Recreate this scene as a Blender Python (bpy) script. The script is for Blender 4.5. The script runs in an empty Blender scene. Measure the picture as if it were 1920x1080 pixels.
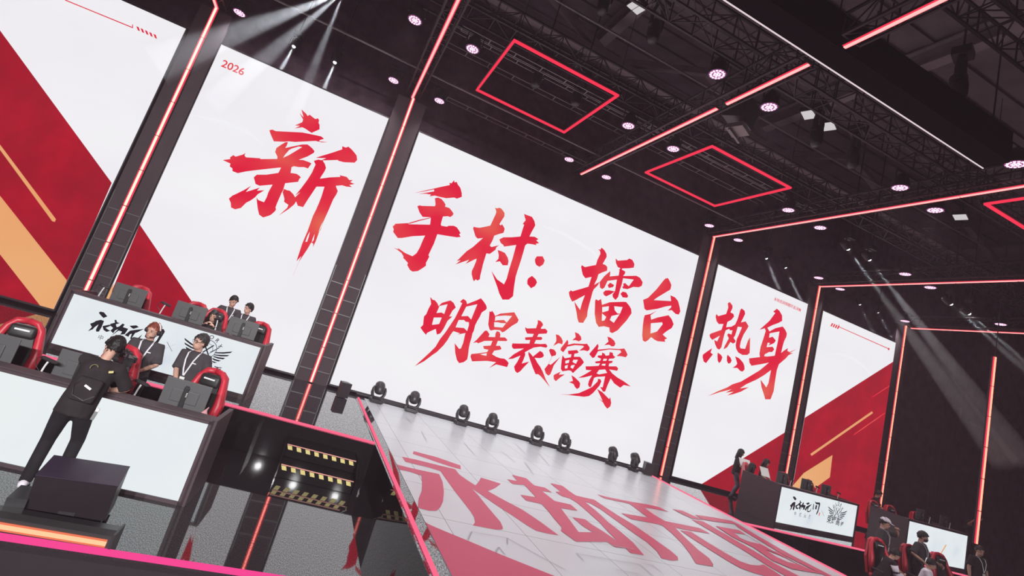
import bpy, bmesh, math, random
from mathutils import Vector, Matrix, Quaternion, geometry, noise
V = Vector
SC = bpy.context.scene
COL = SC.collection
PI = math.pi
# ------------------------------------------------------------------ camera
CAM_R = ((0.90169612, -0.31463789, 0.29655877), (0.33469734, 0.07372591, -0.93943716), (0.27371846, 0.94634428, 0.17178683))
FPX, CX, CY = 876.425, 885.097, 497.626
EYE = V((0, 0, 2.8))
cd = bpy.data.cameras.new('camera')
cam = bpy.data.objects.new('camera', cd)
COL.objects.link(cam)
cd.sensor_width = 36.0
cd.lens = FPX / 1920 * 36
cd.shift_x = (960 - CX) / 1920
cd.shift_y = (CY - 540) / 1920
cd.clip_start, cd.clip_end = 0.05, 200
r, d, f = [V(v) for v in CAM_R]
m = Matrix((r, -d, -f)).transposed().to_4x4()
m.translation = EYE
cam.matrix_world = m
SC.camera = cam
# ------------------------------------------------------------------ view and world
SC.view_settings.view_transform = 'Standard'
SC.view_settings.look = 'None'
SC.view_settings.gamma = 1
SC.view_settings.exposure = 0.0
SC.view_settings.use_curve_mapping = False
SC.cycles.use_denoising = True
SC.cycles.max_bounces = 8
SC.cycles.volume_bounces = 0
SC.cycles.sample_clamp_indirect = 6.0
SC.cycles.caustics_reflective = False
SC.cycles.caustics_refractive = False
W = bpy.data.worlds.new('hall_air')
SC.world = W
W.use_nodes = True
W.node_tree.nodes['Background'].inputs[0].default_value = (0.020, 0.0155, 0.019, 1)
W.node_tree.nodes['Background'].inputs[1].default_value = 0.9
# thin stage haze hanging in the whole hall
_v = W.node_tree.nodes.new('ShaderNodeVolumeScatter')
_v.inputs['Color'].default_value = (1.0, 0.72, 0.86, 1)
_v.inputs['Density'].default_value = 0.0027
W.node_tree.links.new(_v.outputs[0], W.node_tree.nodes['World Output'].inputs['Volume'])

def spot(name, loc, target, watts, angle, col=(1, 1, 1), radius=0.1, blend=0.5):
    l = bpy.data.lights.new(name, 'SPOT')
    l.energy, l.color, l.spot_size, l.spot_blend, l.shadow_soft_size = watts, col, angle, blend, radius
    o = bpy.data.objects.new(name, l)
    COL.objects.link(o)
    o.location = loc
    o.rotation_euler = (V(target) - V(loc)).to_track_quat('-Z', 'Y').to_euler()
    return o

# front-of-house lamps on the truss behind the camera
for i, (x, tx, w) in enumerate([(-4.5, -3, 11000), (-1.64, -1.5, 11000), (1.21, 0, 9000), (4.06, 3, 5500), (8.5, 8, 5500), (13.0, 14, 6000)]):
    spot('front_lamp', (x, -17.4, 9.0), (tx, 9.5, 1.0), w, math.radians(40), (1, 0.97, 0.98), 0.22, 0.6)

# ------------------------------------------------------------------ helpers
def ray(px, py):
    x, y = (px - CX) / FPX, (py - CY) / FPX
    return r * x + d * y + f

def on_y(px, py, Y):
    v = ray(px, py)
    return EYE + v * (Y / v.y)

def on_z(px, py, Z):
    v = ray(px, py)
    return EYE + v * ((Z - EYE.z) / v.z)

def new_mat(name):
    mt = bpy.data.materials.new(name)
    mt.use_nodes = True
    nt = mt.node_tree
    return mt, nt, nt.nodes['Principled BSDF'], nt.nodes['Material Output']

def pm(name, col, rough=0.5, metal=0.0, spec=0.5, var=0.0, vscale=8.0, bump=0.0):
    """principled material with a little procedural variation"""
    mt, nt, b, out = new_mat(name)
    b.inputs['Roughness'].default_value = rough
    b.inputs['Metallic'].default_value = metal
    b.inputs['Specular IOR Level'].default_value = spec
    tc = nt.nodes.new('ShaderNodeTexCoord')
    no = nt.nodes.new('ShaderNodeTexNoise')
    no.inputs['Scale'].default_value = vscale
    no.inputs['Detail'].default_value = 4
    nt.links.new(tc.outputs['Object'], no.inputs['Vector'])
    rp = nt.nodes.new('ShaderNodeValToRGB')
    v = max(var, 0.04)
    rp.color_ramp.elements[0].color = [c * (1 - v) for c in col] + [1]
    rp.color_ramp.elements[1].color = [min(1, c * (1 + v)) for c in col] + [1]
    rp.color_ramp.elements[0].position, rp.color_ramp.elements[1].position = 0.3, 0.7
    nt.links.new(no.outputs['Fac'], rp.inputs[0])
    nt.links.new(rp.outputs[0], b.inputs['Base Color'])
    if bump:
        bp = nt.nodes.new('ShaderNodeBump')
        bp.inputs['Strength'].default_value = bump
        bp.inputs['Distance'].default_value = 0.01
        nt.links.new(no.outputs['Fac'], bp.inputs['Height'])
        nt.links.new(bp.outputs[0], b.inputs['Normal'])
    return mt

def em(name, stops, scale=0.4, detail=2.0, strength=1.0, stretch=(1, 1, 1), rough=0.5):
    """light-giving material; stops = [(pos, (r,g,b)), ...] on a noise, or one colour"""
    mt = bpy.data.materials.new(name)
    mt.use_nodes = True
    nt = mt.node_tree
    nt.nodes.remove(nt.nodes['Principled BSDF'])
    e = nt.nodes.new('ShaderNodeEmission')
    e.inputs[1].default_value = strength
    nt.links.new(e.outputs[0], nt.nodes['Material Output'].inputs[0])
    if len(stops) == 3 and not isinstance(stops[0], tuple):
        e.inputs[0].default_value = (*stops, 1)
        return mt
    tc = nt.nodes.new('ShaderNodeTexCoord')
    mp = nt.nodes.new('ShaderNodeMapping')
    mp.inputs['Scale'].default_value = stretch
    no = nt.nodes.new('ShaderNodeTexNoise')
    no.inputs['Scale'].default_value = scale
    no.inputs['Detail'].default_value = detail
    no.inputs['Roughness'].default_value = rough
    rp = nt.nodes.new('ShaderNodeValToRGB')
    els = rp.color_ramp.elements
    while len(els) < len(stops):
        els.new(0.5)
    for el, (p, c) in zip(els, stops):
        el.position, el.color = p, (*c, 1)
    nt.links.new(tc.outputs['Object'], mp.inputs[0])
    nt.links.new(mp.outputs[0], no.inputs['Vector'])
    nt.links.new(no.outputs['Fac'], rp.inputs[0])
    nt.links.new(rp.outputs[0], e.inputs[0])
    return mt

M = {}
# dark things
M['black'] = pm('black_paint', (0.026, 0.020, 0.024), 0.45, 0, 0.4)
M['truss'] = pm('black_truss_steel', (0.045, 0.034, 0.040), 0.5, 0.3, 0.4)
M['grey_metal'] = pm('grey_truss_metal', (0.24, 0.21, 0.22), 0.4, 0.4)
M['cloth_black'] = pm('black_drape', (0.19, 0.115, 0.15), 0.95, 0, 0.1, 0.25, 3)
M['pillar'] = pm('charcoal_cladding', (0.070, 0.053, 0.059), 0.85, 0, 0.2, 0.08, 2)
M['roof'] = pm('dark_roof_sheet', (0.25, 0.20, 0.22), 0.8, 0, 0.2, 0.2, 1.2)
M['steel'] = pm('roof_steel', (0.38, 0.32, 0.34), 0.7, 0.2, 0.3, 0.1, 2)
M['velvet'] = pm('black_velvet', (0.012, 0.008, 0.010), 1.0, 0, 0.0)
M['desk'] = pm('charcoal_desk_laminate', (0.072, 0.049, 0.057), 0.5, 0, 0.4, 0.06, 3)
M['plastic'] = pm('dark_plastic', (0.030, 0.029, 0.031), 0.38, 0, 0.5)
M['monitor'] = pm('grey_black_monitor_back', (0.105, 0.104, 0.108), 0.42, 0, 0.5, 0.05, 2)
M['silver'] = pm('silver_metal', (0.75, 0.74, 0.74), 0.3, 0.7)
M['white_plastic'] = pm('white_plastic', (0.85, 0.83, 0.85), 0.4)
M['chair_red'] = pm('red_leatherette', (0.60, 0.026, 0.050), 0.42, 0, 0.5, 0.06, 6)
M['chair_black'] = pm('black_leatherette', (0.022, 0.021, 0.022), 0.5, 0, 0.5)
M['paper'] = pm('white_paper', (0.82, 0.82, 0.80), 0.7)
M['skin'] = pm('skin', (0.62, 0.36, 0.275), 0.55, 0, 0.35, 0.05, 10)
M['eye'] = pm('eye_dark', (0.015, 0.011, 0.010), 0.3)
M['lip'] = pm('lips', (0.48, 0.19, 0.16), 0.5)
M['hair'] = pm('black_hair', (0.014, 0.011, 0.011), 0.55, 0, 0.4, 0.3, 30, 0.4)
M['hair_red'] = pm('red_brown_hair', (0.24, 0.055, 0.035), 0.55, 0, 0.4, 0.5, 22, 0.4)
M['hair_grey'] = pm('dark_hair_with_grey', (0.038, 0.033, 0.033), 0.55, 0, 0.4, 0.7, 26, 0.4)
M['shirt'] = pm('charcoal_cotton', (0.066, 0.059, 0.065), 0.9, 0, 0.2, 0.12, 9, 0.2)
M['shirt_black'] = pm('black_cotton', (0.030, 0.025, 0.027), 0.9, 0, 0.2, 0.2, 8, 0.2)
M['pants'] = pm('black_trouser_cloth', (0.020, 0.018, 0.021), 0.92, 0, 0.2, 0.2, 8, 0.2)
M['jeans'] = pm('faded_blue_denim', (0.14, 0.15, 0.19), 0.9, 0, 0.2, 0.45, 7)
M['white_cloth'] = pm('white_cloth', (0.80, 0.74, 0.82), 0.85, 0, 0.2, 0.05, 8)
M['ribbon'] = pm('white_ribbon', (0.80, 0.80, 0.86), 0.6)
M['yellow'] = pm('yellow_tape', (0.62, 0.52, 0.19), 0.6)
M['red_nosing'] = pm('pale_red_nosing', (0.62, 0.26, 0.22), 0.6)
M['floor_screen'] = pm('dark_violet_screen', (0.040, 0.028, 0.052), 0.35)
M['pink_cloth'] = pm('pale_pink_cloth', (0.72, 0.36, 0.38), 0.8)
M['gold'] = pm('olive_print', (0.36, 0.36, 0.17), 0.6)
M['print_red'] = pm('red_floor_print', (0.56, 0.052, 0.125), 0.38, 0, 0.4, 0.04, 1.5)
M['print_line'] = pm('grey_floor_print', (0.36, 0.34, 0.36), 0.5)
# lights and screens
M['disp'] = em('screen_white', [(0.30, (0.91, 0.90, 0.925)), (0.52, (0.885, 0.86, 0.90)), (0.72, (0.84, 0.82, 0.88))], 0.16, 3, 1.0, (1, 1, 2.2))
M['disp_desk'] = em('desk_screen_white', [(0.30, (0.83, 0.87, 0.885)), (0.62, (0.76, 0.81, 0.85)), (0.80, (0.66, 0.71, 0.80))], 0.9, 4)
M['disp_front'] = em('front_desk_screen_white', [(0.30, (0.845, 0.885, 0.885)), (0.80, (0.79, 0.84, 0.87))], 0.6, 3)
M['disp_shade'] = em('screen_pale_swirl', (0.90, 0.89, 0.92))
M['brush'] = em('brush_red', [(0.45, (0.755, 0.008, 0.042)), (0.60, (0.78, 0.045, 0.060)), (0.74, (0.79, 0.15, 0.085))], 0.62, 1)
M['disp_red'] = em('screen_red', [(0.25, (0.26, 0.004, 0.016)), (0.48, (0.36, 0.004, 0.018)), (0.72, (0.52, 0.005, 0.024))], 0.55, 9, 1.0, (1, 1, 1), 0.68)
M['disp_orange'] = em('screen_orange', [(0.3, (0.84, 0.43, 0.19)), (0.7, (0.80, 0.33, 0.13))], 0.25, 1)
M['disp_ink'] = em('screen_ink', (0.018, 0.016, 0.022))
M['disp_grey'] = em('screen_grey_ink', (0.20, 0.21, 0.25))
M['tube'] = em('strip_core', (4.2, 1.0, 0.80), strength=1.0)
M['glow_red'] = em('strip_red_glow', (1.0, 0.035, 0.085), strength=1.0)  # imitated red glow on both sides of a strip core
M['tube_pink'] = em('ceiling_strip_pink', (2.4, 0.58, 0.56), strength=1.0)
M['tube_salmon'] = em('strip_core_salmon', (3.2, 0.62, 0.40), strength=1.0)
M['tube_rose'] = em('frame_strip_rose', (1.0, 0.035, 0.085), strength=1.0)
M['tube_edge'] = em('stage_edge_pink', (1.05, 0.15, 0.27), strength=1.0)
M['tube_magenta'] = em('stage_front_magenta', (0.95, 0.065, 0.30), strength=1.0)
M['tube_orange'] = em('orange_bar_glow', (1.3, 0.58, 0.32), strength=1.1)
M['tube_ember'] = em('orange_bar_edge', (0.9, 0.20, 0.10), strength=1.0)
M['white_line'] = em('white_line_glow', (0.80, 0.66, 0.70), strength=1.0)
M['par_lens'] = em('par_lens_pink', (1.25, 0.80, 1.05), strength=1.3)
M['par_face'] = em('par_face_magenta', (0.42, 0.10, 0.32), strength=0.8)
M['beam_lens'] = em('beam_lens_white', (1.0, 1.0, 1.15), strength=8.0)
M['flood'] = em('flood_white', (0.62, 0.58, 0.60), strength=1.0)

def speckle(name, cell, base, ior, rough, lo, hi):
    """black glossy floor film with a fine sparkle: reflectance differs from fleck to fleck"""
    mt = bpy.data.materials.new(name)
    mt.use_nodes = True
    nt = mt.node_tree
    nt.nodes.remove(nt.nodes['Principled BSDF'])
    N, L = nt.nodes.new, nt.links.new
    tc, no = N('ShaderNodeTexCoord'), N('ShaderNodeTexNoise')
    no.inputs['Scale'].default_value = cell
    no.inputs['Detail'].default_value = 1.5
    mp = N('ShaderNodeMapping')
    mp.inputs['Scale'].default_value = (1, 0.35, 1)
    L(tc.outputs['Object'], mp.inputs[0])
    L(mp.outputs[0], no.inputs['Vector'])
    mr = N('ShaderNodeMapRange')
    mr.inputs[1].default_value, mr.inputs[2].default_value = 0.30, 0.70
    mr.inputs[3].default_value, mr.inputs[4].default_value = lo, hi
    L(no.outputs['Fac'], mr.inputs[0])
    fr = N('ShaderNodeFresnel')
    fr.inputs[0].default_value = ior
    mul = N('ShaderNodeMath')
    mul.operation = 'MULTIPLY'
    mul.use_clamp = True
    L(fr.outputs[0], mul.inputs[0])
    L(mr.outputs[0], mul.inputs[1])
    df, gl, mx = N('ShaderNodeBsdfDiffuse'), N('ShaderNodeBsdfGlossy'), N('ShaderNodeMixShader')
    df.inputs[0].default_value = (*base, 1)
    gl.inputs['Roughness'].default_value = rough
    gl.inputs['Color'].default_value = (1, 1, 1, 1)
    L(mul.outputs[0], mx.inputs[0])
    L(df.outputs[0], mx.inputs[1])
    L(gl.outputs[0], mx.inputs[2])
    L(mx.outputs[0], nt.nodes['Material Output'].inputs[0])
    return mt
M['film'] = speckle('black_sparkle_film', 78, (0.022, 0.020, 0.024), 2.6, 0.03, 0.32, 1.85)
M['film_low'] = speckle('black_sparkle_film_lower', 125, (0.016, 0.014, 0.016), 2.4, 0.033, 0.40, 1.60)
M['gloss'] = pm('black_acrylic', (0.010, 0.009, 0.010), 0.018, 0, 0.6)

def stage_mat():
    mt, nt, b, out = new_mat('white_printed_stage_tiles')
    N, L = nt.nodes.new, nt.links.new
    tc = N('ShaderNodeTexCoord')
    br = N('ShaderNodeTexBrick')
    br.offset = 0.0
    br.inputs['Color1'].default_value = (0.64, 0.675, 0.71, 1)
    br.inputs['Color2'].default_value = (0.60, 0.635, 0.67, 1)
    br.inputs['Mortar'].default_value = (0.30, 0.29, 0.30, 1)
    br.inputs['Scale'].default_value = 1.0
    br.inputs['Mortar Size'].default_value = 0.006
    br.inputs['Brick Width'].default_value = 1.22
    br.inputs['Row Height'].default_value = 1.22
    L(tc.outputs['Object'], br.inputs['Vector'])
    no = N('ShaderNodeTexNoise')
    no.inputs['Scale'].default_value = 1.1
    no.inputs['Detail'].default_value = 5
    L(tc.outputs['Object'], no.inputs['Vector'])
    mx = N('ShaderNodeMix')
    mx.data_type = 'RGBA'
    mx.blend_type = 'MULTIPLY'
    mx.inputs[0].default_value = 0.5
    rp = N('ShaderNodeValToRGB')
    rp.color_ramp.elements[0].color, rp.color_ramp.elements[1].color = (0.82, 0.82, 0.84, 1), (1, 1, 1, 1)
    L(no.outputs['Fac'], rp.inputs[0])
    L(br.outputs['Color'], mx.inputs[6])
    L(rp.outputs[0], mx.inputs[7])
    L(mx.outputs[2], b.inputs['Base Color'])
    b.inputs['Roughness'].default_value = 0.27
    b.inputs['Specular IOR Level'].default_value = 0.55
    return mt
M['stage'] = stage_mat()

# ---- mesh helpers
def box(bm, c, s, rot=None, mi=0, bev=0.0):
    g = bmesh.ops.create_cube(bm, size=1.0)
    mt = Matrix.Translation(V(c)) @ (rot.to_4x4() if rot else Matrix()) @ Matrix.Diagonal((*s, 1))
    bmesh.ops.transform(bm, matrix=mt, verts=g['verts'])
    fs = set(fc for v in g['verts'] for fc in v.link_faces)
    if bev:
        es = list(set(e for fc in fs for e in fc.edges))
        rr = bmesh.ops.bevel(bm, geom=es, offset=bev, segments=2, affect='EDGES', profile=0.5)
        fs = set(fc for fc in fs if fc.is_valid) | set(rr['faces'])
    for fc in fs:
        fc.material_index = mi
    return fs

def frames(pts, side=None):
    out = []
    n = len(pts)
    prev = None
    for i in range(n):
        t = (pts[min(i + 1, n - 1)] - pts[max(i - 1, 0)]).normalized()
        ref = V(side) if side is not None else (prev if prev is not None else (V((0, 0, 1)) if abs(t.z) < 0.9 else V((1, 0, 0))))
        x = ref - t * ref.dot(t)
        if x.length < 1e-5:
            x = t.orthogonal()
        x.normalize()
        prev = x
        out.append((x, t.cross(x)))
    return out

def tube(bm, pts, rad, n=8, side=None, mi=0, cap=True):
    """sweep; rad = one number, list of numbers, or list of (rx, ry)"""
    pts = [V(p) for p in pts]
    if not isinstance(rad, (list, tuple)):
        rad = [rad] * len(pts)
    rings = []
    for p, (x, y), q in zip(pts, frames(pts, side), rad):
        rx, ry = q if isinstance(q, (list, tuple)) else (q, q)
        rings.append([bm.verts.new(p + x * (math.cos(2 * PI * k / n) * rx) + y * (math.sin(2 * PI * k / n) * ry)) for k in range(n)])
    for a, b in zip(rings, rings[1:]):
        for k in range(n):
            bm.faces.new((a[k], a[(k + 1) % n], b[(k + 1) % n], b[k])).material_index = mi
    if cap:
        bm.faces.new(rings[0][::-1]).material_index = mi
        bm.faces.new(rings[-1]).material_index = mi
    return rings

def bar(bm, a, b, w, h=None, mi=0):
    """rectangular bar between two points"""
    a, b = V(a), V(b)
    t = b - a
    q = t.to_track_quat('Y', 'Z').to_matrix()
    return box(bm, (a + b) / 2, (w, t.length, h or w), q, mi)

def cyl(bm, a, b, ra, rb=None, n=16, mi=0):
    return tube(bm, [a, b], [ra, ra if rb is None else rb], n, None, mi)

def ball(bm, c, s, rot=None, u=14, v=9, mi=0):
    g = bmesh.ops.create_uvsphere(bm, u_segments=u, v_segments=v, radius=1.0)
    mt = Matrix.Translation(V(c)) @ (rot.to_4x4() if rot else Matrix()) @ Matrix.Diagonal((*(s if isinstance(s, (tuple, list)) else (s, s, s)), 1))
    bmesh.ops.transform(bm, matrix=mt, verts=g['verts'])
    for v_ in g['verts']:
        for fc in v_.link_faces:
            fc.material_index = mi
            fc.smooth = True
    return g['verts']

def poly(bm, loops, mi=0):
    """flat polygon with optional holes, loops of 3-D points"""
    allp = [V(p) for lp in loops for p in lp]
    vs = [bm.verts.new(p) for p in allp]
    for t in geometry.tessellate_polygon([[V(p) for p in lp] for lp in loops]):
        try:
            fc = bm.faces.new([vs[i] for i in t])
            fc.material_index = mi
        except ValueError:
            pass

def prism(bm, pts, vec, mi=0):
    """flat outline given thickness along vec"""
    a = [bm.verts.new(V(p)) for p in pts]
    b = [bm.verts.new(V(p) + V(vec)) for p in pts]
    n = len(a)
    fs = [bm.faces.new(a), bm.faces.new(b[::-1])]
    for k in range(n):
        fs.append(bm.faces.new((a[(k + 1) % n], a[k], b[k], b[(k + 1) % n])))
    for fc in fs:
        fc.material_index = mi
    return fs

def obj(name, bm, mats, parent=None, smooth=False, loc=None):
    me = bpy.data.meshes.new(name)
    if isinstance(bm, bmesh.types.BMesh):
        bmesh.ops.recalc_face_normals(bm, faces=bm.faces)
        if smooth:
            for fc in bm.faces:
                fc.smooth = True
        bm.to_mesh(me)
        bm.free()
    else:
        me = bm
        me.name = name
    for mm in (mats if isinstance(mats, (list, tuple)) else [mats]):
        me.materials.append(M[mm])
    o = bpy.data.objects.new(name, me)
    COL.objects.link(o)
    if parent:
        o.parent = parent
    if loc:
        o.location = loc
    return o

def tag(o, label, cat, group=None, kind=None):
    o['label'], o['category'] = label, cat
    if group:
        o['group'] = group
    if kind:
        o['kind'] = kind
    return o

def thing(name, label, cat, loc=(0, 0, 0), rz=0.0, group=None):
    o = bpy.data.objects.new(name, None)
    COL.objects.link(o)
    o.empty_display_size = 0.1
    o.location = loc
    o.rotation_euler = (0, 0, rz)
    return tag(o, label, cat, group)

def struct(name, bm, mats):
    o = obj(name, bm, mats)
    o['kind'] = 'structure'
    return o

def dup(o, loc=None, rz=None, label=None, parent=None):
    c = o.copy()
    COL.objects.link(c)
    if parent is not None:
        c.parent = parent
    if loc is not None:
        c.location = loc
    if rz is not None:
        c.rotation_euler = (0, 0, rz)
    if label:
        c['label'] = label
    for ch in o.children:
        dup(ch, parent=c)
    return c

def B():
    return bmesh.new()

def text_mesh(bm, body, size, mtx, mi=0, bold=0.0):
    """lettering set flat with the built-in face, joined into bm"""
    c = bpy.data.curves.new('lettering', 'FONT')
    c.body, c.size, c.align_x, c.align_y = body, size, 'CENTER', 'CENTER'
    c.offset = bold * size
    o = bpy.data.objects.new('lettering', c)
    COL.objects.link(o)
    dg = bpy.context.evaluated_depsgraph_get()
    me = bpy.data.meshes.new_from_object(o.evaluated_get(dg))
    me.transform(mtx)
    n0 = len(bm.faces)
    bm.from_mesh(me)
    bm.faces.ensure_lookup_table()
    for fc in bm.faces[n0:]:
        fc.material_index = mi
    bpy.data.objects.remove(o)
    bpy.data.meshes.remove(me)
    bpy.data.curves.remove(c)

def fuse(bm, voxel, smooth=4, name='fused'):
    """one continuous skin around overlapping shapes"""
    bmesh.ops.recalc_face_normals(bm, faces=bm.faces)
    me = bpy.data.meshes.new(name)
    bm.to_mesh(me)
    bm.free()
    o = bpy.data.objects.new(name, me)
    COL.objects.link(o)
    a = o.modifiers.new('r', 'REMESH')
    a.mode, a.voxel_size, a.use_smooth_shade = 'VOXEL', voxel, True
    if smooth:
        s = o.modifiers.new('s', 'SMOOTH')
        s.factor, s.iterations = 0.5, smooth
    dg = bpy.context.evaluated_depsgraph_get()
    res = bpy.data.meshes.new_from_object(o.evaluated_get(dg))
    bpy.data.objects.remove(o)
    bpy.data.meshes.remove(me)
    out = bmesh.new()
    out.from_mesh(res)
    bpy.data.meshes.remove(res)
    for fc in out.faces:
        fc.smooth = True
    return out
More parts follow.
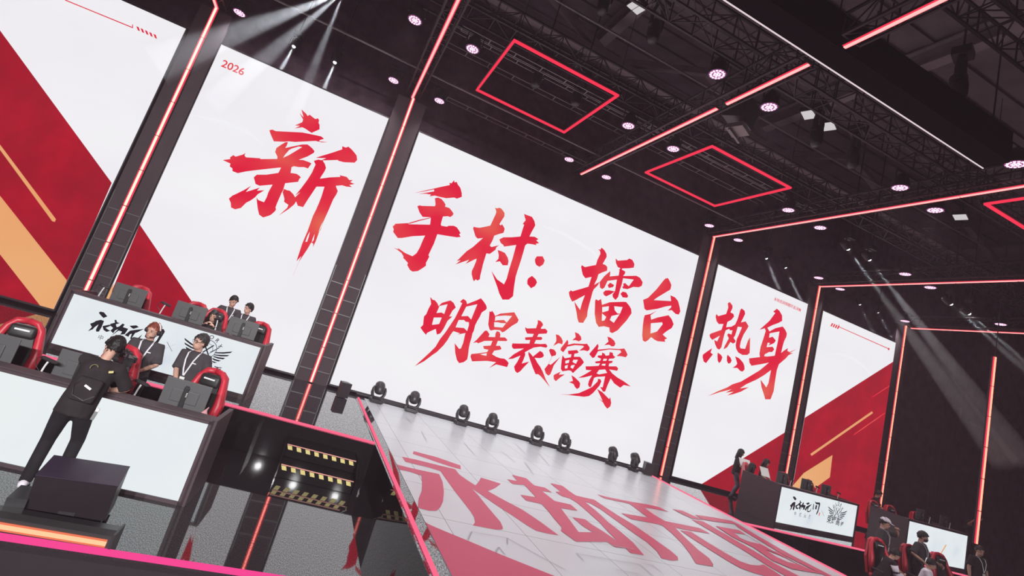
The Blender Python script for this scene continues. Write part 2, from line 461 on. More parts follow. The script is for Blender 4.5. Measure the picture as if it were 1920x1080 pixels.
# ------------------------------------------------------------------ the brush lettering on the big screens
# every outline is drawn on the wall plane; (x0, y0, k) says where the sheet it was drawn on lies
BRUSH = {
'xin': ((400, 200, 6), [
 [[(990,30),(1045,80),(1060,105),(1085,90),(1120,120),(1150,140),(1175,130),(1190,150),(1183,185),(1195,200),(1195,255),(1105,295),(1060,265),(1030,245),(1000,232),(915,245),(975,215),(915,212),(1000,175),(1010,145),(968,70),(1015,120)]],
 [[(630,265),(665,258),(700,275),(840,282),(1000,290),(1140,318),(1215,335),(1245,362),(1200,375),(1190,390),(1290,398),(1220,402),(1150,385),(920,397),(850,390),(800,395),(680,390),(660,345),(645,310)]],
 [[(810,400),(840,398),(825,440),(808,465),(830,468),(850,490),(800,550),(785,575),(800,610),(720,600),(720,560),(695,510),(710,465),(760,430)]],
 [[(808,465),(880,450),(1000,425),(1060,425),(1110,465),(1138,500),(1130,520),(1060,560),(955,600),(850,640),(780,600),(785,575),(850,545),(1000,455),(960,448),(880,472),(845,492)]],
 [[(105,600),(190,590),(188,570),(225,545),(250,562),(330,540),(365,520),(350,545),(365,570),(525,580),(530,590),(720,588),(850,570),(955,598),(1010,600),(1080,625),(1105,640),(1085,665),(1065,695),(1020,680),(960,680),(905,670),(860,690),(750,685),(560,705),(370,728),(275,748),(215,725),(215,695),(185,672),(192,640)]],
 [[(455,795),(490,765),(600,765),(730,745),(870,745),(935,755),(965,775),(985,795),(965,815),(955,845),(820,860),(690,875),(520,890),(475,870),(465,830)]],
 [[(760,600),(930,560),(940,600),(880,680),(870,740),(840,800),(805,870),(785,940),(770,965),(720,1080),(700,1130),(705,1160),(690,1180),(650,1215),(630,1225),(560,1247),(515,1215),(500,1150),(495,1110),(485,1020),(505,1050),(570,1075),(600,1020),(620,960),(665,880),(690,830),(735,740),(760,690)]],
 [[(175,1035),(215,1000),(260,980),(350,935),(425,890),(365,960),(525,910),(490,945),(575,940),(500,985),(470,1020),(420,1055),(370,1080),(310,1140),(245,1155),(200,1135),(195,1080)]],
 [[(795,925),(830,940),(860,945),(900,985),(920,1020),(935,1060),(910,1100),(850,1150),(735,1225),(830,1140),(845,1105),(795,1070),(800,1040),(780,960)]],
 [[(1150,575),(1230,550),(1330,520),(1450,480),(1450,445),(1490,460),(1520,450),(1560,485),(1590,520),(1612,550),(1618,600),(1590,630),(1470,625),(1410,610),(1400,600),(1210,605),(1270,580)]],
 [[(1130,610),(1180,595),(1230,605),(1255,645),(1268,690),(1250,730),(1210,790),(1200,810),(1310,795),(1430,790),(1420,770),(1500,790),(1530,825),(1570,825),(1540,850),(1590,870),(1530,880),(1560,905),(1500,900),(1450,885),(1380,890),(1380,900),(1400,950),(1385,985),(1350,1040),(1290,1180),(1240,1290),(1190,1410),(1150,1520),(1120,1580),(1125,1540),(1100,1530),(1060,1600),(1000,1690),(960,1750),(900,1900),(895,1910),(950,1770),(990,1680),(935,1740),(1000,1540),(1060,1400),(1120,1230),(1155,1160),(1190,1080),(1220,1000),(1250,900),(1160,900),(1120,960),(1060,1050),(1010,1130),(950,1115),(935,1075),(915,1025),(980,960),(920,1000),(990,915),(1060,820),(1110,740),(1150,650)],
  [(1085,1405),(1060,1450),(1035,1520),(1055,1520),(1075,1460)], [(1140,1430),(1115,1490),(1105,1530),(1130,1500)], [(1235,1290),(1205,1350),(1185,1410),(1205,1390)]],
]),
'shou': ((720, 330, 12), [
 [[(670,385),(950,320),(1150,275),(1300,240),(1480,205),(1475,150),(1520,165),(1575,95),(1590,145),(1635,130),(1660,190),(1720,270),(1750,390),(1750,470),(1640,510),(1580,485),(1400,500),(1230,465),(1140,440),(1020,460),(1060,420),(945,400),(775,405),(960,375),(1130,345),(1125,300),(950,340)]],
 [[(750,680),(800,660),(850,672),(1145,680),(1160,640),(1145,500),(1215,485),(1290,515),(1340,570),(1385,640),(1375,690),(1470,720),(1530,790),(1565,850),(1540,890),(1490,925),(1440,905),(1340,910),(1060,930),(870,920),(800,820)]],
 [[(195,1135),(250,1090),(240,1075),(540,1060),(560,1085),(1040,1095),(1280,1090),(1290,1120),(1420,1140),(1450,1120),(1570,1120),(1640,1155),(1690,1230),(1725,1290),(1690,1310),(1725,1370),(1640,1380),(1440,1350),(1200,1310),(920,1340),(640,1355),(400,1395),(310,1395),(260,1330),(205,1255),(220,1200)]],
 [[(1060,900),(1330,900),(1300,1000),(1280,1080),(1250,1200),(1200,1310),(1160,1420),(1120,1530),(1090,1590),(1000,1780),(1020,1815),(945,1955),(945,2020),(850,2085),(760,2140),(640,2150),(580,2110),(520,2000),(540,1960),(460,1870),(430,1840),(440,1810),(390,1730),(300,1660),(210,1615),(330,1650),(300,1610),(480,1735),(640,1805),(730,1740),(800,1620),(880,1430),(920,1350),(1000,1150),(1040,1080)]],
 [[(530,1065),(780,990),(1060,930),(1060,945),(800,1010),(580,1075)]],
]),
'cun': ((850, 380, 10.095), [
 [[(790,95),(830,110),(865,95),(905,110),(940,150),(970,200),(965,260),(920,330),(870,410),(900,430),(920,405),(950,450),(972,495),(950,570),(860,595),(775,625),(740,720),(690,810),(720,840),(865,805),(810,850),(800,890),(690,970),(625,960),(600,1040),(560,1170),(545,1240),(510,1380),(500,1450),(455,1475),(425,1450),(390,1490),(370,1450),(345,1350),(350,1290),(390,1210),(430,1110),(440,1060),(390,1080),(230,1160),(300,1080),(40,1170),(140,1090),(65,1105),(250,920),(370,840),(560,670),(460,680),(420,640),(395,560),(375,490),(385,455),(440,470),(500,475),(700,435),(740,350),(800,220),(815,170)]],
 [[(1340,210),(1380,230),(1440,250),(1490,270),(1535,350),(1552,430),(1490,540),(1440,640),(1540,645),(1612,690),(1570,715),(1625,765),(1560,780),(1575,805),(1480,785),(1400,775),(1360,810),(1330,920),(1280,1090),(1220,1270),(1180,1400),(1150,1590),(1130,1770),(1050,1835),(930,1835),(870,1720),(830,1590),(720,1290),(830,1455),(960,1545),(1010,1440),(1060,1250),(1120,1060),(1190,800),(960,832),(945,800),(895,760),(870,695),(950,655),(1100,655),(1270,640),(1310,510),(1340,420),(1315,400),(1370,330),(1350,270)]],
 [[(840,895),(910,920),(975,950),(1030,1040),(1045,1110),(1030,1185),(935,1185),(880,1110),(795,1125),(855,1060),(860,990)]],
]),
'colon': ((850, 380, 10.095), [
 [[(1545,1070),(1580,1015),(1690,1015),(1730,1095),(1700,1170),(1630,1215),(1570,1180),(1548,1130)]],
 [[(1400,1470),(1420,1430),(1490,1385),(1560,1450),(1585,1510),(1545,1580),(1470,1620),(1400,1540)]],
]),
'lei': ((1060, 460, 12), [
 [[(740,90),(790,100),(815,50),(880,110),(925,190),(930,260),(890,330),(840,420),(900,440),(945,490),(940,570),(830,610),(745,650),(710,770),(690,800),(650,890),(770,820),(730,900),(640,990),(610,1060),(580,1180),(540,1320),(500,1480),(490,1600),(400,1745),(300,1735),(270,1640),(250,1500),(200,1260),(330,1455),(380,1280),(440,1120),(200,1250),(150,1265),(95,1150),(80,1055),(125,1010),(160,1035),(520,930),(590,710),(450,740),(390,660),(355,490),(370,445),(440,490),(690,440),(720,330),(790,190),(780,130)]],
 [[(1130,290),(1180,345),(1390,330),(1440,295),(1510,330),(1555,420),(1540,500),(1450,515),(1280,520),(1270,545),(1350,590),(1340,640),(1300,690),(1600,685),(1680,730),(1740,830),(1720,910),(1650,945),(1530,935),(1400,985),(1300,970),(1280,940),(1310,910),(1300,860),(1350,850),(1400,900),(1430,920),(1540,770),(1300,740),(1270,880),(1230,1000),(1190,1160),(1130,1230),(1070,1170),(1060,1110),(1120,1020),(1160,770),(950,800),(880,950),(830,985),(780,950),(770,830),(880,690),(1010,580),(1010,640),(1000,700),(1200,680),(1220,560),(1200,560),(1240,515),(1180,490),(1140,400)]],
 [[(950,895),(1010,840),(1100,895),(1070,940),(980,960)]], [[(850,1065),(900,1015),(980,1010),(1110,1035),(1040,1090),(920,1150),(870,1120)]], [[(1240,1090),(1290,1040),(1370,1060),(1415,1140),(1390,1180),(1290,1170)]],
 [[(670,1250),(690,1210),(740,1245),(805,1205),(825,1340),(1000,1280),(1310,1270),(1370,1275),(1440,1360),(1480,1430),(1490,1530),(1440,1600),(1380,1690),(1250,1830),(1180,1910),(1060,1975),(1000,1950),(990,1850),(870,1820),(750,1835),(690,1740),(660,1540)],
  [(830,1390),(980,1370),(970,1470),(860,1500),(830,1510)], [(1100,1370),(1290,1390),(1230,1540),(1170,1530),(1110,1460)], [(825,1530),(860,1560),(920,1610),(880,1690),(820,1700)], [(1000,1680),(1040,1590),(1170,1560),(1220,1552),(1090,1745)]],
]),
'tai': ((1180, 520, 8.308), [
 [[(535,45),(560,20),(600,10),(630,60),(655,120),(640,190),(540,250),(440,310),(380,355),(650,370),(640,280),(710,310),(760,370),(785,470),(795,530),(770,580),(720,570),(660,510),(595,520),(650,470),(655,440),(560,455),(440,490),(270,515),(235,490),(215,350),(290,320),(420,190)]],
 [[(240,590),(330,570),(430,520),(330,590),(340,660),(440,625),(610,590),(660,650),(690,730),(660,790),(580,840),(520,890),(560,930),(590,950),(550,970),(560,1005),(440,995),(390,970),(340,930),(290,980),(250,1005),(210,985),(200,900),(210,750),(225,640)], [(335,715),(510,700),(520,730),(430,845),(330,875)]],
]),
'ming': ((770, 550, 12), [
 [[(440,80),(500,150),(540,150),(600,220),(630,290),(640,280),(700,215),(850,170),(900,160),(970,220),(1015,320),(940,390),(870,520),(940,520),(830,620),(790,700),(740,800),(670,900),(590,930),(565,800),(450,850),(370,890),(345,935),(280,860),(220,770),(280,710),(290,600),(300,520),(350,470),(400,350),(460,240)],
  [(650,285),(830,245),(755,465),(690,430),(580,445),(635,320)], [(520,545),(700,545),(640,690),(480,710)]],
 [[(1110,195),(1150,150),(1185,125),(1250,170),(1270,240),(1500,150),(1580,110),(1640,180),(1700,270),(1715,340),(1690,370),(1600,430),(1550,540),(1500,620),(1450,720),(1420,850),(1390,900),(1370,1000),(1330,1130),(1310,1230),(1290,1400),(1270,1490),(1190,1550),(1090,1570),(1040,1500),(1000,1330),(990,1120),(1090,1250),(1130,1240),(1180,1120),(1230,900),(1250,890),(1040,930),(1110,900),(960,850),(900,930),(830,1050),(740,1170),(590,1320),(500,1380),(300,1530),(90,1640),(300,1450),(430,1330),(560,1200),(660,1030),(780,880),(900,700),(1000,550),(1100,350),(1160,220)],
  [(1250,300),(1500,245),(1360,590),(1290,510),(1140,515)], [(1080,600),(1200,600),(1240,640),(1310,650),(1310,720),(1270,850),(1200,780),(1010,765)]],
]),
'xing': ((880, 580, 12), [
 [[(455,40),(490,60),(510,30),(555,90),(580,150),(700,95),(1010,65),(1060,150),(1110,240),(1080,300),(960,370),(830,470),(790,500),(740,520),(690,470),(560,460),(480,480),(450,440),(425,340),(440,200)],
  [(585,165),(640,150),(800,140),(960,150),(840,300),(780,240),(640,245),(575,260)], [(560,290),(640,290),(720,310),(825,312),(750,410),(560,395)]],
 [[(350,480),(400,480),(455,560),(430,620),(580,625),(590,540),(620,490),(680,510),(700,570),(690,630),(800,630),(860,690),(830,715),(640,710),(600,820),(690,820),(725,890),(690,910),(560,930),(510,1010),(610,1070),(700,1100),(790,1110),(850,1160),(885,1210),(850,1300),(690,1260),(600,1240),(440,1325),(600,1190),(400,1160),(60,1170),(25,1060),(45,1005),(200,990),(400,960),(430,910),(330,890),(310,825),(480,815),(520,710),(340,710),(200,765),(160,740),(80,760),(170,680)], [(245,1010),(390,985),(385,1045),(300,1030)]],
]),
'biao': ((880, 580, 12), [
 [[(1540,240),(1600,260),(1640,300),(1660,350),(1610,420),(1620,440),(1710,435),(1760,490),(1740,545),(1560,555),(1525,620),(1620,620),(1645,650),(1620,690),(1500,690),(1460,770),(1600,780),(1720,775),(1760,830),(1730,865),(1600,840),(1450,860),(1350,910),(1250,965),(1260,1020),(1220,1130),(1180,1220),(1350,1175),(1220,1310),(1150,1390),(1080,1435),(1030,1390),(1005,1290),(1080,1180),(1150,1040),(980,1110),(870,1120),(1000,1010),(1230,880),(1000,890),(965,860),(955,820),(970,765),(1100,770),(1350,770),(1370,690),(1260,690),(1255,630),(1420,620),(1450,555),(1300,545),(1265,470),(1255,400),(1300,430),(1500,425),(1540,310)]],
 [[(1330,950),(1390,1010),(1430,1065),(1590,935),(1650,970),(1680,1040),(1650,1080),(1580,1100),(1470,1090),(1530,1200),(1600,1300),(1660,1420),(1720,1580),(1820,1760),(1690,1600),(1600,1500),(1550,1460),(1490,1460),(1430,1320),(1370,1150),(1330,1020)]],
]),
'yan': ((1010, 600, 10.589), [
 [[(340,285),(400,300),(450,350),(480,420),(470,480),(430,470),(390,460),(290,515),(350,420),(350,350)]],
 [[(205,595),(240,570),(310,590),(350,650),(340,700),(270,720),(200,870),(240,890),(430,730),(300,900),(260,1010),(230,1080),(190,1105),(140,1060),(115,975),(150,930),(190,880),(260,730),(230,670)]],
 [[(720,240),(790,270),(840,330),(850,390),(800,425),(730,400),(665,405),(735,340)]],
 [[(570,390),(590,440),(580,490),(700,465),(900,475),(960,470),(1010,540),(1010,590),(970,620),(900,600),(805,610),(900,530),(880,510),(720,500),(570,530),(490,640),(435,600),(440,560),(510,470)]],
 [[(580,610),(760,595),(795,640),(770,660),(710,670),(700,730),(820,730),(870,790),(900,840),(850,900),(760,980),(680,1055),(640,1010),(600,1000),(470,1020),(440,970),(455,800),(475,700),(520,760),(640,740),(650,680),(590,680)], [(530,810),(610,790),(600,850),(530,865)], [(670,830),(690,790),(780,790),(740,870),(700,850)], [(520,910),(580,890),(570,960),(520,965)], [(630,940),(650,900),(720,890),(680,970)]],
 [[(320,1080),(440,1025),(400,1085),(520,1080),(430,1140),(340,1215),(300,1170),(295,1100)]], [[(650,1095),(720,1140),(800,1220),(825,1260),(810,1340),(760,1370),(720,1330),(690,1270),(600,1235),(680,1210)]],
]),
'sai': ((1010, 600, 10.589), [
 [[(1365,330),(1430,350),(1500,410),(1525,470),(1500,520),(1450,525),(1400,490),(1300,500),(1385,430)]],
 [[(1175,470),(1190,520),(1170,590),(1400,565),(1600,575),(1700,565),(1740,630),(1765,690),(1730,740),(1640,720),(1545,715),(1640,640),(1620,600),(1400,585),(1180,620),(1110,740),(1070,755),(1005,680),(1030,640),(1100,560)]],
 [[(1260,645),(1310,670),(1330,710),(1400,700),(1410,635),(1470,650),(1480,700),(1520,735),(1490,765),(1400,770),(1385,810),(1470,810),(1460,850),(1400,865),(1390,920),(1540,920),(1580,960),(1560,1010),(1400,980),(1460,1060),(1560,1140),(1680,1210),(1830,1320),(1690,1290),(1620,1345),(1500,1260),(1430,1160),(1370,1290),(1320,1420),(1280,1425),(1220,1330),(1270,1340),(1320,1120),(1150,1130),(1100,1150),(1040,1330),(1000,1330),(980,1280),(1000,1200),(1060,1100),(900,1140),(780,1150),(900,1090),(1050,1000),(940,990),(930,920),(1000,920),(1190,910),(1220,860),(1130,860),(1120,825),(1220,810),(1240,770),(1170,740),(1175,705),(1255,700)], [(1290,770),(1360,770),(1340,810),(1275,810)], [(1265,870),(1330,870),(1320,910),(1245,900)], [(1150,1060),(1200,990),(1320,980),(1360,1050),(1200,1080)]],
 [[(1180,1165),(1230,1180),(1245,1220),(1210,1300),(1150,1370),(1080,1450),(1000,1510),(900,1525),(780,1510),(600,1490),(405,1475),(600,1480),(800,1450),(960,1380),(1060,1330),(1170,1220)]],
 [[(1160,1370),(1260,1430),(1360,1530),(1400,1570),(1420,1530),(1440,1650),(1420,1720),(1360,1760),(1310,1700),(1280,1640),(1180,1550),(1270,1610),(1230,1520)]],
]),
're': ((1310, 560, 10.095), [
 [[(550,85),(590,65),(640,130),(640,180),(600,260),(660,290),(670,340),(620,400),(545,440),(520,540),(620,530),(690,490),(740,380),(790,210),(815,185),(870,230),(880,290),(840,370),(800,450),(890,430),(945,520),(920,570),(850,680),(800,800),(780,900),(790,940),(880,950),(930,800),(975,730),(970,900),(965,1030),(920,1065),(830,1065),(750,1020),(710,950),(700,880),(720,770),(770,660),(820,540),(740,530),(720,600),(690,700),(660,740),(700,800),(690,830),(650,850),(600,820),(540,920),(470,960),(490,900),(570,750),(540,690),(560,655),(620,680),(640,600),(590,600),(580,570),(510,600),(480,700),(450,830),(430,920),(390,965),(350,945),(310,860),(295,780),(350,810),(400,700),(260,780),(220,740),(205,690),(230,660),(430,590),(470,480),(380,480),(340,430),(320,340),(335,290),(370,330),(520,290),(560,170)]],
 [[(255,938),(225,1020),(270,1055),(200,1140),(140,1220),(95,1190),(75,1110),(80,1060),(160,1000)]], [[(360,1020),(420,1060),(450,1110),(420,1190),(385,1220),(360,1170),(355,1080)]], [[(545,1060),(600,1110),(625,1170),(600,1220),(560,1230),(535,1180),(535,1100)]], [[(690,1090),(770,1130),(840,1210),(865,1270),(870,1340),(830,1380),(790,1370),(730,1310),(640,1310),(700,1270),(730,1230)]],
]),
'shen': ((1310, 560, 10.095), [
 [[(1410,245),(1480,190),(1530,230),(1580,320),(1580,420),(1510,460),(1400,500),(1300,550),(1340,620),(1360,610),(1450,560),(1590,525),(1640,590),(1670,660),(1660,720),(1620,800),(1590,900),(1560,1030),(1620,980),(1690,935),(1680,990),(1720,1010),(1860,950),(1720,1030),(1790,1030),(1700,1070),(1650,1130),(1520,1240),(1480,1350),(1440,1600),(1420,1750),(1360,1905),(1260,1905),(1230,1800),(1190,1680),(1170,1530),(1280,1680),(1320,1600),(1350,1450),(1370,1350),(1250,1440),(1100,1530),(900,1620),(780,1700),(950,1675),(800,1760),(650,1810),(540,1830),(660,1760),(510,1780),(620,1715),(400,1770),(170,1845),(380,1745),(540,1680),(640,1620),(800,1570),(950,1480),(1150,1360),(1330,1210),(1180,1240),(1000,1270),(960,1210),(955,1130),(1160,1105),(1150,1040),(1170,920),(1230,740),(1270,610),(1250,560),(1150,590),(1250,500),(1340,420),(1450,270)], [(1345,655),(1530,620),(1500,800),(1440,1080),(1300,1095),(1240,1090),(1250,1050),(1290,900),(1330,750)]],
 [[(1330,740),(1400,720),(1460,790),(1430,840),(1320,890),(1350,840),(1280,830)]], [[(1270,920),(1400,910),(1430,960),(1390,1010),(1330,1010),(1240,1060)]],
]),
}
# characters laid in the stage floor
F1, F2, F3, F4 = (730, 830, 6), (940, 870, 6), (1100, 900, 6), (1280, 900, 6)
FLOOR_PRINT = [
 (F1, [[(275,95),(540,165),(740,235),(800,255),(805,300),(700,272),(540,220),(400,170),(262,125)]]),
 (F1, [[(145,158),(300,190),(560,255),(740,297),(790,360),(890,430),(970,480),(1005,440),(1030,392),(1150,428),(1255,462),(1190,510),(1110,545),(1300,650),(1500,755),(1700,890),(1905,1042),(1780,1022),(1650,990),(1550,930),(1400,830),(1200,700),(1040,590),(925,510),(1000,590),(1080,690),(1180,810),(1250,890),(1280,960),(1265,978),(1180,975),(1050,950),(940,930),(965,895),(955,840),(920,780),(850,690),(740,550),(660,440),(575,320),(450,280),(180,215)]]),
 (F1, [[(65,240),(200,275),(380,315),(560,352),(600,440),(615,550),(605,660),(575,725),(530,765),(450,765),(370,745),(285,722),(330,630),(365,540),(370,450),(360,370),(230,325),(95,298)]]),
 (F1, [[(350,880),(450,920),(600,985),(860,1092),(1260,1260),(1860,1500),(2220,1644),(780,1644)]]),
 (F2, [[(120,120),(280,160),(370,240),(490,265),(570,318),(455,302),(600,415),(780,455),(860,525),(670,495),(740,590),(800,670),(870,765),(1030,768),(920,700),(800,598),(940,620),(1020,680),(1150,760),(1310,870),(1200,760),(1100,650),(930,500),(860,440),(770,385),(680,360),(610,310),(665,310),(550,215),(690,245),(760,300),(840,355),(1045,400),(1130,460),(1300,570),(1500,690),(1700,830),(1900,970),(1985,1045),(1990,1080),(1920,1085),(1800,1060),(1750,980),(1640,880),(1480,770),(1300,640),(1120,510),(1000,440),(940,425),(1060,520),(1200,650),(1330,750),(1480,880),(1605,1025),(1450,1000),(1400,945),(1280,935),(1190,875),(840,872),(670,750),(680,710),(600,620),(520,520),(455,450),(280,410),(215,345),(390,372),(260,235),(130,225),(65,170),(180,190)]]),
 (F3, [[(120,160),(230,190),(480,240),(690,275),(820,305),(920,357),(740,320),(650,310),(760,390),(880,460),(1270,540),(1390,603),(1150,565),(995,535),(1100,640),(1250,780),(1380,880),(1425,950),(1420,972),(1230,940),(1170,840),(1080,720),(960,600),(850,510),(800,495),(500,440),(390,372),(690,422),(480,265),(200,205)]]),
 (F4, [[(-30,563),(90,580),(300,712),(500,832),(650,915),(760,952),(860,962),(910,948),(1010,1010),(1120,1085),(960,1085),(800,1045),(650,990),(500,905),(300,780),(80,640)]]),
 (F4, [[(100,445),(230,465),(500,620),(800,795),(1050,945),(1330,1090),(1180,1090),(960,965),(700,800),(400,620)]]),
 (F3, [[(965,325),(1080,345),(1200,400),(1310,450),(1180,430),(1080,385)]]),
 (F4, [[(140,390),(350,420),(560,460),(590,495),(350,465),(220,440)]]),
 (F4, [[(560,465),(600,480),(900,660),(1200,830),(1500,985),(1700,1090),(1640,1090),(1450,1000),(1150,850),(900,700),(620,530)]]),
 (F4, [[(370,515),(640,565),(750,640),(900,730),(1150,870),(1400,990),(1590,1060),(1230,1000),(1000,900),(800,760),(560,640)], [(575,590),(700,610),(880,722),(740,690),(650,650)], [(930,780),(1080,810),(1300,950),(1180,920),(1050,860)]]),
]
# thin decorative outlines on the stage floor (pixel polylines)
FLOOR_LINES = [
 [(878,1012),(885,997),(952,1009),(952,1020)], [(930,1036),(936,1026),(948,1040)], [(952,1009),(1018,1046),(1060,1068)],
 [(1082,1038),(1150,1050),(1200,1058),(1225,1080)], [(1155,1068),(1200,1076)], [(1082,1038),(1096,1052)], [(1110,1015),(1190,1030)],
 [(1203,1056),(1225,1060),(1240,1072)], [(940,845),(968,868)], [(985,868),(1000,888)], [(870,830),(890,852)], [(1168,908),(1195,928)],
 [(965,830),(985,850)], [(760,780),(770,792)], [(790,808),(800,826)], [(1010,850),(1030,872)],
]
# ------------------------------------------------------------------ hall and stage
YW = 14.0            # plane of the big screens
ZP = 0.63            # platform and centre stage level
bm = B()
box(bm, (8, 8, -1.35), (70, 60, 0.3))
struct('floor', bm, 'cloth_black')
bm = B()
box(bm, (8, 15.6, 6.5), (70, 0.2, 17))
struct('wall_back', bm, 'cloth_black')
bm = B()
box(bm, (38, 0, 6.5), (0.2, 46, 17))
struct('wall_right', bm, 'cloth_black')
bm = B()
box(bm, (-22, 0, 6.5), (0.2, 46, 17))
struct('wall_left', bm, 'cloth_black')
bm = B()
box(bm, (8, -4, 15.05), (70, 42, 0.1))
for i in range(56):            # corrugation of the roof sheet
    box(bm, (8, -20 + i * 0.72, 14.97), (70, 0.22, 0.10))
struct('ceiling', bm, 'roof')
bm = B()
for x in (-9, -1.5, 6, 13.5, 21, 28.5):
    box(bm, (x, -4, 14.3), (0.35, 40, 0.05))
    box(bm, (x, -4, 14.85), (0.35, 40, 0.05))
    box(bm, (x, -4, 14.6), (0.06, 40, 0.55))
for y in (-2, 5.5, 12.5):
    for x0 in (-9, -1.5, 6, 13.5, 21):
        bar(bm, (x0, y, 13.0), (x0 + 3.75, y, 14.5), 0.22)
        bar(bm, (x0 + 3.75, y, 14.5), (x0 + 7.5, y, 13.0), 0.22)
        bar(bm, (x0, y, 13.0), (x0 + 7.5, y, 13.0), 0.26)
struct('trim_1', bm, 'steel')
bm = B()
box(bm, (32.75, 15.46, 6.38), (1.85, 0.05, 1.25))
box(bm, (31.80, 15.44, 6.6), (0.08, 0.06, 1.9))
struct('trim_3', bm, 'roof')
bm = B()
box(bm, (30.45, 15.46, 2.6), (0.55, 0.05, 4.4))
struct('trim_4', bm, 'roof')
# lower stage floor left and right of the centre stage, with its dark front
bm = B()
box(bm, (-7.07, 9.85, -0.06), (17.86, 8.76, 0.12))
box(bm, (-7.07, 5.50, -0.62), (17.86, 0.06, 1.1), mi=1)
struct('floor_lower_left', bm, ['film_low', 'black'])
bm = B()
box(bm, (24.6, 9.85, -0.06), (24.9, 8.76, 0.12))
box(bm, (24.6, 5.50, -0.62), (24.9, 0.06, 1.1), mi=1)
struct('floor_lower_right', bm, ['film_low', 'black'])
# rear platforms
def platform(name, outline):
    bm = B()
    prism(bm, [(x, y, ZP) for x, y in outline], (0, 0, -ZP + 0.001))
    for fc in bm.faces:
        fc.normal_update()
        if abs(fc.normal.z) < 0.5:
            fc.material_index = 1
    return struct(name, bm, ['film', 'gloss'])
LE = [(-16, 10.55), (-3.79, 9.46), (1.86, 8.97)]
RE = [(12.16, 9.87), (17.1, 10.20), (30, 10.25)]
platform('platform_left', LE + [(1.86, 14.3), (-16, 14.3)])
platform('platform_right', RE + [(30, 14.3), (12.16, 14.3)])
# centre stage
bm = B()
prism(bm, [(1.86, 1.5, ZP), (12.16, 1.5, ZP), (12.16, 14.3, ZP), (1.86, 14.3, ZP)], (0, 0, -ZP - 0.8))
for fc in bm.faces:
    fc.material_index = 1
struct('stage_body', bm, ['film', 'gloss'])
bm = B()
box(bm, (1.985, 7.9, ZP + 0.006), (0.25, 12.8, 0.012))
struct('trim_2', bm, 'film')
bm = B()
box(bm, (7.115, 7.62, ZP + 0.006), (9.99, 12.24, 0.012))
SF = struct('stage_floor', bm, 'stage')
ZS = ZP + 0.014
for nm, ids in (('floor_character', (0, 1, 2)), ('red_floor_band', (3,)), ('floor_character', (4,)), ('floor_character', (5, 6)), ('floor_character', (7, 8, 9, 10, 11))):
    bm = B()
    for i in ids:
        (x0, y0, k), loops = FLOOR_PRINT[i]
        poly(bm, [[on_z(x0 + x / k, y0 + y / k, ZS + 0.0008 * i) for x, y in lp] for lp in loops])
    for v in bm.verts:       # the print ends at the tile edge
        v.co.x = min(max(v.co.x, 2.115), 12.08)
    obj(nm, bm, 'print_red', SF)['label'] = 'red print on the white stage floor'
bm = B()
for ln in FLOOR_LINES:
    P3 = [on_z(x, y, ZS + 0.0105) for x, y in ln]
    for a, b in zip(P3, P3[1:]):
        t = (b - a).normalized()
        nrm = V((-t.y, t.x, 0)) * 0.006
        poly(bm, [[a - nrm, b - nrm, b + nrm, a + nrm]])
obj('line_pattern', bm, 'print_line', SF)

# glowing edges of the stage
def edge_strip(name, label, pts, w, mat='tube_edge', h=0.03, group=None):
    bm = B()
    for a, b in zip(pts, pts[1:]):
        bar(bm, a, b, w, h)
    o = obj(name, bm, mat)
    return tag(o, label, 'light strip', group)
G = 'glowing strips along the stage edges'
edge_strip('edge_light_strip', 'pink glowing strip along the left edge of the centre stage', [(1.93, 1.6, ZP + 0.022), (1.93, 13.5, ZP + 0.022)], 0.045, group=G)
edge_strip('edge_light_strip', 'pink glowing strip along the right edge of the centre stage', [(12.12, 1.6, ZP + 0.022), (12.12, 13.6, ZP + 0.022)], 0.06, group=G)
edge_strip('edge_light_strip', 'pink glowing strip along the front of the left rear platform, above the black steps', [(x, y + 0.115, ZP + 0.012) for x, y in LE], 0.10, h=0.022, group=G)
edge_strip('edge_light_strip', 'pink glowing strip along the front of the right rear platform', [(x, y + 0.115, ZP + 0.012) for x, y in RE], 0.10, h=0.022, group=G)
edge_strip('edge_light_strip', 'magenta glowing strip along the front of the lower left floor, under the light bar', [(-16, 5.46, -0.01), (1.86, 5.46, -0.01)], 0.05, 'tube_magenta', 0.04, group=G)
edge_strip('edge_light_strip', 'glowing strip along the front of the lower right floor', [(12.16, 5.46, -0.01), (30, 5.46, -0.01)], 0.05, 'tube_magenta', 0.055, group=G)

# steps up to the left platform
st = thing('stage_steps', 'black glossy steps with yellow hazard tape beside the centre stage', 'steps', (0.95, 9.0, 0))
bm = B()
for i, (z, y0) in enumerate([(0.21, 8.20), (0.42, 8.58)]):
    prism(bm, [(-0.60, y0 - 9.0 + 0.0498, z), (0.60, y0 - 9.0 - 0.0498, z), (0.60, 0.08, z), (-0.60, 0.16, z)], (0, 0, -0.205))
obj('treads', bm, 'gloss', st)
for z, y0 in [(0.21, 8.20), (0.42, 8.58)]:
    bm = B()
    def on_face(x, dz):
        return V((x, y0 - 9.0 - 0.083 * x - 0.004, z + dz))
    poly(bm, [[on_face(-0.59, -0.018), on_face(0.59, -0.018), on_face(0.59, -0.002), on_face(-0.59, -0.002)]], 1)  # pale red line along the top edge of the step face
    for k in range(8):
        x = -0.585 + k * 0.15
        poly(bm, [[on_face(x + 0.03, -0.088), on_face(x + 0.105, -0.088), on_face(x + 0.075, -0.024), on_face(x, -0.024)]], 0)
    t = obj('hazard_tape', bm, ['yellow', 'red_nosing'], st)
